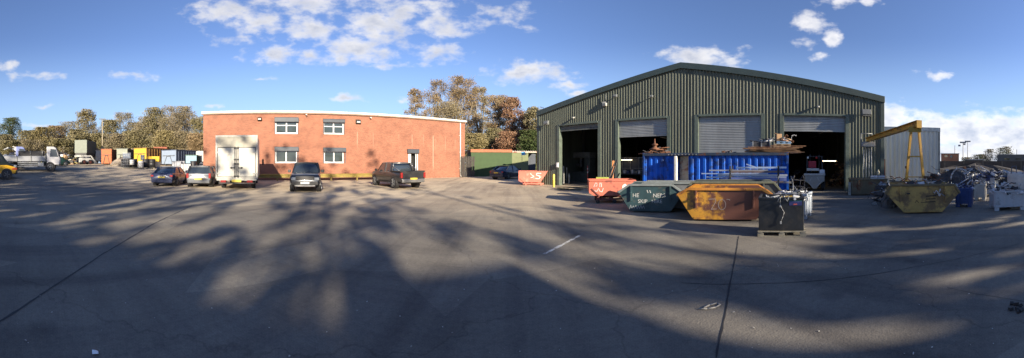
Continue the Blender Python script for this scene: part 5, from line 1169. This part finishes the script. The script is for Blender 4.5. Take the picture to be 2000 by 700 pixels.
# ------------------------------------------------------------------ gantry crane
def gantry():
    gy=mat('gantry_yellow',(.50,.29,.05),.5,0,.15,2,rust=(.2,.12,.06),rust_amt=.3)
    dn,df=12.8,18.2; zn=zat(237,dn); zf=zat(270,df); pn=Vector((*az(1787,dn),0)); pf=Vector((*az(1692,df),0)); dv=(pf-pn); L_=dv.length; a=math.atan2(dv.x,dv.y)
    r=thing('gantry_crane','yellow steel A frame gantry crane with a long beam running back towards the shed','crane',pn,-a)  # local +y to far end
    q=MB(); hh=.25
    z0,z1=zn,zf
    for (xa,xb,za,zb) in ((-.12,.12,-.03,0),(-.12,.12,-hh,-hh+.03),(-.015,.015,-hh+.03,-.03)):
        vs=[(x,y,zz) for y,zt in ((-.35,z0),(L_,z1)) for x,zz in ((xa,zt+za),(xb,zt+za),(xb,zt+zb),(xa,zt+zb))]
        q.add(vs,[(0,1,2,3),(7,6,5,4),(0,4,5,1),(1,5,6,2),(2,6,7,3),(3,7,4,0)])
    q.box(-.12,.12,-.37,-.351,z0-hh-.06,z0); q.obj('beam',gy,r)
    zb=zn-hh
    # A frame lies across the beam: along camera tangent
    w0,w1=.19,.42
    camr=math.atan2(1,0); t=th_(1787); tx=Vector((math.cos(t),-math.sin(t),0)); lx=Matrix.Rotation(a,3,'Z')@tx  # tangent in local coordinates
    def P(u,z,o=0): return (lx.x*u,lx.y*u+o,z)
    base=.42
    for s in (-1,1):
        q=MB(); q.bar(P(s*w0*.8,zb-.02),P(s*w1,base),.10,.08); q.obj('leg',gy,r)
    q=MB(); q.bar(P(-.27,zb-.1),P(.27,zb-.1),.12,.2); q.obj('head_plate',mat('gantry_dark_yellow',(.30,.22,.03),.5),r)
    q=MB(); zc=zat(306,dn); q.bar(P(-w1*.72,zc),P(w1*.72,zc),.06,.06); q.bar(P(-w1-.12,zat(355,dn)),P(w1+.12,zat(355,dn)),.08,.09); q.bar(P(-w1*.9,zat(346,dn)),P(w1*.9,zat(346,dn)),.04,.04); q.obj('cross_bar',gy,r)
    q=MB(); q.cbox(P(-w1*.86,zat(327,dn)),(.08,.08,.10)); q.cbox(P(w1*.93,zat(349,dn)),(.1,.1,.22)); q.obj('control_box',sc_r,r)
    for s in (-1,1):
        q=MB(); q.bar(P(s*w1,0.1),P(s*w1*1.0,base+.05),.10,.08); q.obj('leg',gy,r)
        q=MB(); c_=P(s*w1,.11); q.tube((c_[0]-lx.y*.04,c_[1]+lx.x*.04,.11),(c_[0]+lx.y*.04,c_[1]-lx.x*.04,.11),.11,12); q.obj('wheel',sc_d,r)
    # far support
    g=mat('pipe_grey',(.32,.33,.32),.5,.2); q=MB()
    for s in (-.30,-.12,.08,.26): q.tube((s,L_-.25,0),(s*.8,L_-.25,zf-hh-.25),.03,6)
    q.obj('far_leg',g,r); MB().box(-.38,.38,L_-.5,L_-.1,zf-hh-.28,zf-hh-.0).obj('hoist_motor',mat('motor_grey',(.30,.30,.28),.5),r,bevel=.02)
    q=MB(); q.path([(-.4,L_-.2,zf-.5),(-.4,L_-.2,zf+.25),(.3,L_-.2,zf+.25),(.3,L_-.2,zf-.3)],.018,5); q.obj('cage_frame',g,r)
gantry()
simple('red_post','thin red and rust upright post against the left end of the pale clad building','post',1727,0,[('post',mat('post_red',(.35,.09,.05),.6,rust=RUST,rust_amt=.4),MB().box(-.08,.08,-.05,.05,0,2.0)),('foot',sc_d,MB().box(-.12,.12,-.1,.1,0,.06))],d=22)
simple('spray_can','beige canister standing behind the white boxes on the olive container','canister',1715,0,[('body',mat('can_beige',(.36,.33,.22),.5),MB().lathe([(.09,1.0),(.09,1.22),(.05,1.28),(.03,1.34)],n=12)),('stand',sc_d,MB().box(-.15,.15,-.15,.15,0,.995))],d=18.2)

# ------------------------------------------------------------------ distance at the right
def far_block(name,label,px0,px1,pyt,d,cols,windows=(),cat='building',roofm=None,depth=8):
    c=th_((px0+px1)/2); w=(px1-px0)*d/F; z1=zat(pyt,d); r=thing(name,label,cat,(*az((px0+px1)/2,d),0),-c)
    MB().box(-w/2,w/2,0,depth,-.2,z1).obj('wall',cols,r); MB().box(-w/2-.1,w/2+.1,-.15,depth+.1,z1,z1+.012*d/6).obj('roof',roofm or cols,r)
    for (a,b,t,bo) in windows:
        xa=(a-(px0+px1)/2)*d/F; xb=(b-(px0+px1)/2)*d/F; MB().box(xa,xb,-.06,-.004,zat(bo,d),zat(t,d)).obj('window',glass('window_glass'),r)
    return r
far_block('distant_building','small orange brick building far off beyond the scrap, right of the pale clad building',1838,1873,301,75,mat('far_orange_brick',(.40,.17,.09),.8,0,.15,.6),[(1845,1851,303,307),(1856,1860,304,308)],roofm=mat('grey_trim',(.22,.23,.23),.5))
far_block('distant_shed','long low dark grey shed far off at the right edge',1948,2010,303,70,mat('far_grey',(.10,.10,.10),.8,0,.15,.6),[(1962,1972,309,313),(1984,1994,309,313)],cat='shed',roofm=mat('far_roof',(.3,.3,.29),.7),depth=12)
far_block('distant_store','low pale roofed store far off between the orange building and the trees',1885,1922,312.5,65,mat('far_wall',(.09,.085,.08),.8),[(1892,1900,315,318)],cat='building',roofm=mat('far_roof_pale',(.42,.42,.42),.7))
def panel_wall(): 
    r=thing('yard_wall','long dark boundary wall behind the scrap banks at the far right','wall',(*az(1920,48),0),-th_(1920)); q=MB(); q.box(-9,12,0,.2,-.1,2.0); q.obj('panel',mat('wall_dark',(.05,.045,.045),.9,0,.3,1),r)
    for i in range(8): MB().box(-9+i*3-.1,-9+i*3+.1,-.08,-.003,-.1,2.1).obj('post',mat('wall_post',(.09,.085,.08),.9),r)
panel_wall()
for i,(px,pt,d,lab) in enumerate(((1865,284,80,'thin bare pole just above the distant orange building'),(1881,279,75,'tall pole with twin lamp heads right of the distant orange building'),(1890,277,85,'tallest thin lighting pole right of the twin headed pole'),(1986,292,72,'short thin pole above the distant grey shed at the right edge'))):
    r=thing('lamp_post',lab,'pole',(*az(px,d),0),-th_(px),'poles on the far right skyline'); z=zat(pt,d)
    MB().tube((0,0,0),(0,0,z),.13,6,r1=.08).obj('pole',mat('pole_grey',(.25,.25,.25),.6),r)
    if i in (1,2): MB().box(-.8,.8,-.15,.15,z-.1,z+.25).box(-1.2,-.6,-.2,.2,z-.9,z-.5).obj('lamp_head',mat('pole_grey',(.25,.25,.25),.6),r)
# lamp post far left
px,d=200,58; r=thing('lamp_post','tall slim lamp post with two heads rising behind the orange waste container','lamp post',(*az(px,d),1.5),-th_(px))
z=zat(233,d)-1.5; MB().tube((0,0,0),(0,0,z),.11,8,r1=.07).obj('pole',mat('lamp_pole',(.36,.30,.2),.5),r); MB().box(-.65,-.05,-.12,.12,z-.05,z+.12).box(.05,.65,-.12,.12,z-.05,z+.12).obj('lamp_head',sc_g,r)

# ------------------------------------------------------------------ clutter before the waste containers
drum_m=mat('drum_black',(.02,.02,.022),.5,0,.2); drum_w=mat('drum_white',(.45,.45,.44),.5); 
def drum(label,px,d,z,r_,h,m,group):
    t=thing('drum',label,'drum',(*az(px,d),z),-th_(px),group); MB().lathe([(r_*.95,0),(r_,.02),(r_,h*.33),(r_*1.04,h*.35),(r_,h*.37),(r_,h*.66),(r_*1.04,h*.68),(r_,h*.7),(r_,h-.02),(r_*.93,h),(.01,h)],n=16).obj('barrel',m,t); MB().tube((r_*.5,0,h),(r_*.5,0,h+.03),.04,8).obj('cap',sc_g,t); return t
zb=1.15; spots=[(252,0,'black','leftmost black drum in the row before the yellow container'),(262,0,'black','black drum just left of the white jug in the row before the yellow container'),(285,0,'black','black drum right of the white tub before the yellow container'),(297,0,'black','rightmost black drum, below the small yellow box')]
for px,_,c_,lab in spots: drum(lab,px,38,zb,.42,1.05,drum_m,'black drums before the yellow waste container')
drum('white drum low in the middle of the row before the yellow container',275,37,zb,.34,.8,drum_w,None)
drum('white canister on top of the black drums, right of the white drum',278.5,38.6,zb+.9,.26,.65,drum_w,None)
drum('small white jug standing left among the black drums',258,37.2,zb+.35,.28,.6,drum_w,None)
q=pallet('pallet','wooden pallet under the black drums before the yellow waste container',(*az(268,37.6),zb-.16),-th_(268),3.6,1.2,.15,mat('pallet_grey',(.30,.27,.20),.85,0,.25,6)); 
pallet('pallet','wooden pallet under the drums behind the navy saloon roof',(*az(292,37.6),zb-.16),-th_(292),1.2,1.2,.15,mat('pallet_grey',(.30,.27,.20),.85,0,.25,6))
def ibc(label,px,d,z,cage,body,w=.95,h=1.15):
    t=thing('liquid_tank',label,'tank',(*az(px,d),z),-th_(px),'caged liquid tanks and tubs by the waste containers'); MB().box(-w/2,w/2,-w/2,w/2,.14,h).obj('tank',body,t,bevel=.05); q=MB()
    for i in range(5):
        for s in (-1,1): q.tube((-w/2-.02+i*(w+.04)/4,s*(w/2+.02),.1),(-w/2-.02+i*(w+.04)/4,s*(w/2+.02),h+.02),.014,4); q.tube((s*(w/2+.02),-w/2-.02+i*(w+.04)/4,.1),(s*(w/2+.02),-w/2-.02+i*(w+.04)/4,h+.02),.014,4)
    for z_ in (.12,.5,.85,h+.02): q.path([(-w/2-.02,-w/2-.02,z_),(w/2+.02,-w/2-.02,z_),(w/2+.02,w/2+.02,z_),(-w/2-.02,w/2+.02,z_),(-w/2-.02,-w/2-.02,z_)],.014,4)
    q.obj('cage',cage,t); MB().box(-w/2,w/2,-w/2,w/2,0,.1).obj('base',sc_d,t); return t
ibc('dark caged tank at the left end of the row of black drums',244.5,38,zb-.1,sc_w,drum_m)
ibc('bluish caged crate on top of the dark caged tank at the left end',247.5,39,zb+1.0,sc_w,mat('tank_bluegrey',(.16,.19,.24),.6),.95,.75)
b=thing('yellow_bin','small bright yellow bin with a pale base above the navy saloon roof','bin',(*az(299.5,39.5),zb+.05),-th_(299)); MB().prism([(-.72,.65),(.72,.65),(.78,1.35),(-.78,1.35)],'y',-.5,.5).obj('bin',mat('bin_yellow',(.70,.42,.03),.5),b,bevel=.03); MB().box(-1.1,.9,-.55,.6,0,.64).obj('base',mat('cream_base',(.55,.5,.38),.7),b,bevel=.02)
for px,d,lab in ((345,33,'grey tank behind the navy saloon on the left'),(352,33.5,'grey tank behind the navy saloon in the middle'),(363,30,'whitish tank between the navy saloon and the silver hatchback')):
    ibc(lab,px,d,gz(az(px,d)[0])*.9,sc_g,mat('tank_grey',(.32,.33,.36),.6) if px<360 else drum_w,.95,1.35)
drum('white drum between the navy saloon and the silver hatchback roofs',371,28,gz(az(371,28)[0]),.30,1.25,drum_w,None)
drum('dark drum on the right of the white drum, over the silver hatchback roof',378,30,gz(az(378,30)[0])*.6,.32,1.75,drum_m,None)
scrap(az(118,50),1.4,3.6,1.5,2.2,170,81,'scrap_heap','mixed scrap machinery heaped before the cream cabin, beyond the white lorry',[sc_d,sc_t,sc_w,sc_d,mat('scrap_yellow',(.5,.42,.06),.6)],-th_(118),size=.9)
scrap(az(134,49),1.4,2.0,1,.9,50,82,'scrap_heap','low beige and brown scrap left of the grey green box lorry',[sc_t,mat('cream_steel',(.50,.45,.34),.6),sc_d],-th_(134),size=.7)
scrap(az(22,48),1.5,3.6,1.5,2.9,110,83,'scrap_heap','pale and bluish scrap heap behind the pale blue flatbed lorry at the left edge',[sc_w,sc_g,sc_b,sc_t],-th_(22),size=.9)
mound('spoil_heap','low mound of pale spoil in front of the grey green waste container',238,43,1.6,1.5,1.3,mat('spoil',(.30,.25,.19),.95,0,.2,1),7,1.3)
q=thing('far_fence','pale rail fence running behind the waste containers at the foot of the trees','fence',(*az(320,57),1.5),-th_(320)); m=MB()
for z in (1.0,2.0,2.75): m.box(-14,9,0,.05,z,z+.06)
m.obj('rail',mat('fence_pale',(.42,.36,.25),.7),q)
for i in range(12): MB().box(-14+i*2-.04,-14+i*2+.04,.06,.12,0,2.9).obj('post',mat('fence_pale',(.42,.36,.25),.7),q)

# ------------------------------------------------------------------ trees
def leaf_mat(name,c1,c2,c3):
    m=bpy.data.materials.new(name); m.use_nodes=True; nt=m.node_tree; N=nt.nodes; L=nt.links; b=N['Principled BSDF']
    ge=N.new('ShaderNodeNewGeometry'); r=N.new('ShaderNodeValToRGB'); 
    tc=N.new('ShaderNodeTexCoord'); n=N.new('ShaderNodeTexNoise'); n.inputs['Scale'].default_value=.35; n.inputs['Detail'].default_value=3; L.new(tc.outputs['Object'],n.inputs['Vector'])
    a=N.new('ShaderNodeMath'); a.operation='MULTIPLY_ADD'; L.new(ge.outputs['Random Per Island'],a.inputs[0]); a.inputs[1].default_value=.5
    s=N.new('ShaderNodeMath'); s.operation='MULTIPLY_ADD'; L.new(n.outputs['Fac'],s.inputs[0]); s.inputs[1].default_value=1.6; s.inputs[2].default_value=-.55; L.new(s.outputs[0],a.inputs[2]); L.new(a.outputs[0],r.inputs[0])
    e=r.color_ramp.elements; e[0].position=.12; e[0].color=(*c1,1); e[1].position=.95; e[1].color=(*c3,1); k=e.new(.5); k.color=(*c2,1)
    L.new(r.outputs[0],b.inputs['Base Color']); b.inputs['Roughness'].default_value=.8; b.inputs['Specular IOR Level'].default_value=.15
    return m
LM={'olive':leaf_mat('leaf_olive',(.12,.105,.045),(.20,.175,.09),(.29,.25,.15)),'brown':leaf_mat('leaf_brown',(.16,.115,.06),(.25,.18,.10),(.33,.255,.155)),
    'gold':leaf_mat('leaf_gold',(.15,.125,.055),(.23,.19,.09),(.30,.25,.135)),'green':leaf_mat('leaf_green',(.03,.045,.018),(.06,.085,.03),(.12,.13,.05)),
    'rust':leaf_mat('leaf_rust',(.15,.08,.045),(.25,.14,.085),(.33,.22,.14)),'twig':leaf_mat('leaf_twig',(.15,.125,.07),(.24,.20,.12),(.32,.27,.18))}
bark=mat('bark',(.20,.165,.115),.9,0,.3,3,streak=.3)
def tree(label,px,pyt,hwpx,d,kind,seed,group,zg=0,n=1700,leaf=.30,twigs=True,name='tree',low=.12,gap=0.0):
    rr=random.Random(seed); x,y=az(px,d); r=thing(name,label,'tree',(x,y,zg),-th_(px),group); h=zat(pyt,d)-zg; w=hwpx*d/F
    # clump centres
    K=int(70+w*14); cl=[]
    for i in range(K):
        u=rr.random(); zz=low+(1-low)*(u**.8); prof=math.sqrt(max(.02,1-((zz-.55)/.52)**2)) if zz>.55 else .72+.28*(zz/.55)
        a=rr.uniform(0,2*pi); rad=w*prof*math.sqrt(rr.random())*.98; cl.append((rad*math.cos(a),rad*math.sin(a)*.8,h*min(zz,.97),rr.uniform(.6,1.15)))
    q=MB(); cs=max(1.0,min(w*.40,h*.19))
    for i in range(n):
        c=rr.choice(cl); s=cs*c[3]
        while True:
            dx,dy,dz=rr.uniform(-1,1),rr.uniform(-1,1),rr.uniform(-1,1)
            if dx*dx+dy*dy+dz*dz<1: break
        p=Vector((c[0]+dx*s,c[1]+dy*s,min(h,max(.1,c[2]+dz*s*.75)))); l=leaf*rr.uniform(.5,1.25)
        a=Vector((rr.gauss(0,1),rr.gauss(0,1),rr.gauss(0,.7))).normalized(); b=a.orthogonal().normalized()
        if rr.random()<.5: b=a.cross(b)
        o=len(q.v); q.v += [tuple(p-a*l*.5),tuple(p+b*l*.35),tuple(p+a*l*.5),tuple(p-b*l*.35)]; q.f.append((o,o+1,o+2,o+3)); q.sm.append(False)
    q.obj('crown',LM[kind],r)
    q=MB(); tr=max(.12,h*.018); tp=(rr.uniform(-.3,.3),0,h*.45); q.tube((0,0,-.2),tp,tr,7,r1=tr*.6)
    for c in rr.sample(cl,min(len(cl),26)):
        m_=(c[0]*.45+rr.uniform(-.3,.3),c[1]*.45,max(h*.2,c[2]*.62)); st=(0,0,min(h*.4,m_[2]*.7)); q.tube(st,m_,tr*.45,5,r1=tr*.3); q.tube(m_,(c[0],c[1],c[2]),tr*.3,4,r1=tr*.1)
        if twigs:
            for k in range(9):
                e=(c[0]+rr.uniform(-1,1)*cs*1.1,c[1]+rr.uniform(-1,1)*cs,min(h*1.03,c[2]+rr.uniform(-.3,1.2)*cs)); q.tube((c[0],c[1],c[2]),e,tr*.14,3,r1=tr*.05)
    q.obj('trunk',bark,r); return r
g1='trees along the fence at the far left'; L1=[
(20,231,25,92,'green','round dark green tree alone at the far left above the yellow van'),
(6,264,24,78,'olive','low olive tree at the left edge of the picture'),
(58,256,30,76,'olive','olive tree above the dark cage of the white lorry'),
(86,250,26,74,'gold','yellowish low tree above the cab of the white lorry'),
(108,247,24,80,'brown','brownish tree just right of the white lorry cab'),
(134,239,24,84,'twig','thin twiggy tree left of the golden tree'),
(152,254,26,66,'olive','olive bush below and left of the golden tree'),
(167,215,22,80,'gold','golden topped tree standing above the grey green box lorry'),
(190,262,24,66,'olive','low olive bush left of the tall lamp post'),
(214,236,24,76,'olive','olive tree directly behind the tall lamp post'),
(243,221,24,80,'twig','twiggy grey brown tree right of the tall lamp post'),
(262,256,28,60,'olive','olive bush behind the bright yellow waste container'),
(284,228,22,76,'twig','sparse twiggy tree left of the tallest tree group at the left'),
(303,211,24,74,'olive','tall bushy tree at the left of the tallest group'),
(333,208,26,72,'twig','tall twiggy tree in the middle of the tallest group'),
(362,209,24,76,'twig','tall bare topped tree above the silver hatchback'),
(388,228,20,68,'olive','tree touching the left corner of the brick building'),
(322,256,26,58,'gold','yellow green bush behind the brown sided yellow container'),
(352,258,26,58,'twig','pale twiggy bush behind the pale blue container'),
(386,262,22,56,'brown','brown bush right beside the brick building corner'),
(228,262,26,60,'twig','pale twiggy bush above the grey green container'),
(120,272,26,62,'olive','low olive bush behind the cream cabin'),(60,274,30,62,'twig','low pale bush behind the dark cage of the white lorry'),(20,276,26,64,'olive','low bush behind the scrap heap at the left edge'),
(180,250,26,88,'twig','grey brown twiggy tree between the golden tree and the tall lamp post'),(268,240,30,90,'olive','olive tree far back right of the tall lamp post'),(316,226,34,90,'olive','olive tree far back behind the tallest group'),(350,222,34,88,'brown','brown tree far back behind the tallest group'),(80,262,40,92,'olive','long olive thicket far back behind the white lorry')]
for i,(px,pt,hw,d,k,lab) in enumerate(L1): tree(lab,px,pt,hw,d,k,100+i,g1,1.5,n=11000 if k!='twig' else 9000,leaf=.27 if k!='twig' else .21)
g2='autumn trees behind the brick building and the green garage'; L2=[
(811,174,20,76,'brown','narrow brown tree left of the tallest autumn tree, over the brick roof',2600),
(852,158,26,80,'brown','left half dome of the tall brown autumn tree over the brick roof',3600),
(900,152,36,76,'brown','tallest autumn tree, with a wide orange brown crown over the brick roof',6000),
(873,200,36,70,'twig','twiggy crown filling in below the tallest autumn tree',3400),
(938,172,22,78,'twig','sparse twiggy tree right of the tallest autumn tree',2600),
(972,186,24,66,'brown','brown autumn tree above the left of the green garage',3600),
(1000,192,22,62,'rust','reddish brown tree above the middle of the green garage',3600),
(1024,224,16,60,'rust','lower rust coloured tree near the left corner of the steel shed',2200),
(1046,208,20,56,'olive','olive tree touching the left corner of the steel shed',3200),
(926,262,26,54,'gold','yellow green bush behind the left end of the green garage',3000),
(962,252,24,56,'olive','olive bush behind the green garage, left of the reddish bush',2600),
(992,258,24,52,'rust','reddish bush just above the green garage roof',2600),
(1034,256,24,50,'green','dark green bush above the right part of the green garage',3000)]
for i,(px,pt,hw,d,k,lab,n) in enumerate(L2): tree(lab,px,pt,hw,d,k,200+i,g2,0,n=int(n*4.4),leaf=.25,low=.12 if pt<230 else .05)
g3='distant trees at the far right'
for i,(px,pt,hw,d,k,lab) in enumerate(((1932,292,10,75,'twig','pale leafless tree in the middle of the far right skyline'),(1955,290,13,72,'green','dark green tree left of the distant grey shed'),(1968,287,9,78,'olive','olive pointed tree just above the left end of the distant grey shed'),(1908,303,14,80,'green','low dark tree right of the distant lighting poles'),(1888,308,10,66,'twig','low pale bush beside the distant orange building'),(1918,302,10,84,'olive','low olive tree left of the pale leafless tree'))): tree(lab,px,pt,hw,d,k,300+i,g3,0,n=900,leaf=.3,low=.1)

# ------------------------------------------------------------------ unseen blocks and trees behind the camera, shaped to shade the yard
S_=Vector((math.sin(SUN_AZ),math.cos(SUN_AZ),0)); U_=Vector((-S_.y,S_.x,0))
TE=math.tan(SUN_EL); B0=27.0
def blocker(label,a0,a1,h,b0=B0,dep=9):  # unseen block put in to cast the solid shade near the camera
    c=S_*b0+U_*((a0+a1)/2); r=thing('blocker',label,'building',(c.x,c.y,0),math.atan2(U_.y,U_.x),None); w=(a1-a0)/2
    # local +x = U_, local -y = towards the sun
    wm=mat('blocker_brick',(.28,.13,.08),.85,0,.2,.6)
    MB().box(-w,w,-dep,0,0,h-.25).obj('wall',wm,r); MB().box(-w,w,-dep-.1,.0,h-.25,h).obj('roof',mat('grey_trim',(.22,.23,.23),.5),r)
    for i in range(int(w)):
        for z in (1.2,4.2): MB().box(-w+1+i*2-.5,-w+1+i*2+.5,.002,.03,z,z+1.3).obj('window',glass('window_glass'),r)
    return r
ROWS=[330,345,356,370,385,400,430,460,500,540,580,620,660,700]  # wanted amount of shade over the yard; it shapes the unseen crowns
TAB={330:[.6,.5,.1,.1]+[.40,.42,.28,.12,.0,0,0,0,0,0,0,0,.15,.2,.15,.1,.1],
345:[.8,.75,.55,.6,.35,.35,.40,.25,.0,0,0,0,0,0,.0,.0,.3,.4,.5,.5,.6],
356:[.92,.92,.88,.85,.72,.66,.68,.55,.05,0,0,0,0,0,.0,.2,.9,.95,.95,.95,.95],
370:[.95,.95,.93,.90,.75,.68,.75,.82,.25,0,0,0,0,0,.0,.4,.95,.95,.95,.95,.95],
385:[.97,.97,.95,.90,.70,.68,.78,.9,.65,.15,0,0,0,0,.1,.5,.95,.97,.97,.97,.97],
400:[.98,.98,.96,.88,.72,.70,.80,.92,.9,.6,.3,.05,0,0,.1,.5,.95,.97,.97,.97,.97],
430:[.97,.93,.82,.75,.62,.65,.78,.82,.85,.85,.65,.7,.75,.4,.1,.2,.93,.97,.97,.97,.97],
460:[.98,.96,.88,.78,.68,.66,.78,.75,.8,.75,.65,.75,.85,.6,.1,.2,.7,.95,.97,.97,.97],
500:[.98,.98,.98,.97,.65,.5,.8,.95,.85,.88,.88,.7,.8,.93,.8,.8,.9,.95,.96,.97,.97],
540:[.98,.98,.98,.98,.88,.3,.6,.98,.98,.98,.97,.93,.7,.85,.93,.93,.95,.96,.97,.97,.97],
580:[.98,.98,.98,.98,.7,.35,.7,.98,.98,.98,.98,.93,.7,.8,.93,.95,.96,.97,.97,.97,.97],
620:[.98,.98,.98,.95,.8,.85,.95,.98,.98,.98,.98,.98,.84,.76,.85,.92,.95,.96,.96,.96,.97],
660:[.98,.98,.98,.98,.98,.98,.98,.98,.98,.98,.98,.98,.97,.82,.78,.86,.86,.82,.82,.88,.95],
700:[.98]*13+[.96,.85,.8,.9,.93,.93,.95,.98]}
def shade(px,py):
    px=min(2000,max(0,px)); py=min(700,max(330,py))
    for r0,r1 in zip(ROWS,ROWS[1:]):
        if r0<=py<=r1:
            f=(py-r0)/(r1-r0); i=min(19,int(px/100)); g=px/100-i
            a=TAB[r0][i]*(1-g)+TAB[r0][i+1]*g; b=TAB[r1][i]*(1-g)+TAB[r1][i+1]*g
            return a*(1-f)+b*f
    return 0
def shade_trees():  # leaf clumps placed so their shadows follow the shade table
    rr=random.Random(77); A0,A1=-33,26; TW=5.9; crowns={}
    Hmin,Hmax=8.6,24; cr=.36; area=pi*(cr+.13)**2*.95; lam=5.4/area; N=int((A1-A0)*(Hmax-Hmin)*lam)
    pts=[]
    for i in range(N):
        a=rr.uniform(A0,A1); h=rr.uniform(Hmin,Hmax); b=rr.gauss(B0+3.5,2.0)
        g=U_*a+S_*(b-h/TE); d=math.hypot(g.x,g.y); px=1000+F*math.atan2(g.x,g.y); 
        if d<2.6: s=.97
        elif not(-250<px<2150): s=.6 if h<17 else .2
        else:
            dd=d; zz=0
            py=HY+F*H/d
            s=shade(px,py); s=s if s>.92 else s*.80
        if rr.random()<-math.log(max(.02,1-s))/3.9*(1 if s>.89 else 1.12): pts.append((a,b,h,s))
    for (a,b,h,s) in pts: crowns.setdefault(int((a-A0)//TW),[]).append((a,b,h,s))
    nc=len(crowns)
    names=['first','second','third','fourth','fifth','sixth','seventh','eighth','ninth','tenth','eleventh','twelfth']
    for j,(k,pl) in enumerate(sorted(crowns.items())):
        ac=A0+(k+.5)*TW; base=U_*ac+S_*(B0+3.5); r=thing('tree','tall unseen tree behind the viewer, %s of the row counted from the left yard edge'%names[j%12],'tree',(base.x,base.y,0),0,'trees behind the viewer that shade the yard')
        q=MB()
        for (a,b,h,dn) in pl:
            c=U_*(a-ac)+S_*(b-B0-3.5); c.z=h; rad=cr*rr.uniform(.7,1.3)
            for l_ in range(19):
                while True:
                    v=Vector((rr.uniform(-1,1),rr.uniform(-1,1),rr.uniform(-1,1)))
                    if v.length<1: break
                p=c+v*rad; s=rr.uniform(.11,.21)*(1.6 if dn>.89 else 1.0); u=Vector((rr.gauss(0,1),rr.gauss(0,1),rr.gauss(0,1))).normalized(); w=u.orthogonal().normalized()
                o=len(q.v); q.v+=[tuple(p-u*s),tuple(p+w*s*.6),tuple(p+u*s),tuple(p-w*s*.6)]; q.f.append((o,o+1,o+2,o+3)); q.sm.append(False)
        q.obj('crown',LM['olive' if j%3 else 'brown'],r)
        q=MB(); top=max(p_[2] for p_ in pl); q.tube((0,0,-.1),(0,0,8.5),.26,9,r1=.17); q.tube((0,0,8.5),(.4,0,12.5),.15,8,r1=.10); q.tube((.4,0,12.5),(-.2,0,top*.85),.10,8,r1=.03)
        for (a,b,h,dn) in rr.sample(pl,min(len(pl),34)):
            c=U_*(a-ac)+S_*(b-B0-3.5); zt=max(5.,h-3.2); q.tube((0,0,zt),(c.x*.5,c.y*.5,zt+1.9),.045,5,r1=.03); q.tube((c.x*.5,c.y*.5,zt+1.9),(c.x,c.y,h),.03,4,r1=.012)
        q.obj('trunk',bark,r)
shade_trees()
blocker('unseen added warehouse behind the viewer, the left one of three',-13,-1.76,10.9)
blocker('unseen added warehouse behind the viewer, the narrow right one of three',0.02,2.92,10.9)
blocker('unseen added warehouse behind the viewer, the lowest middle one of three',-1.75,.01,10.5)
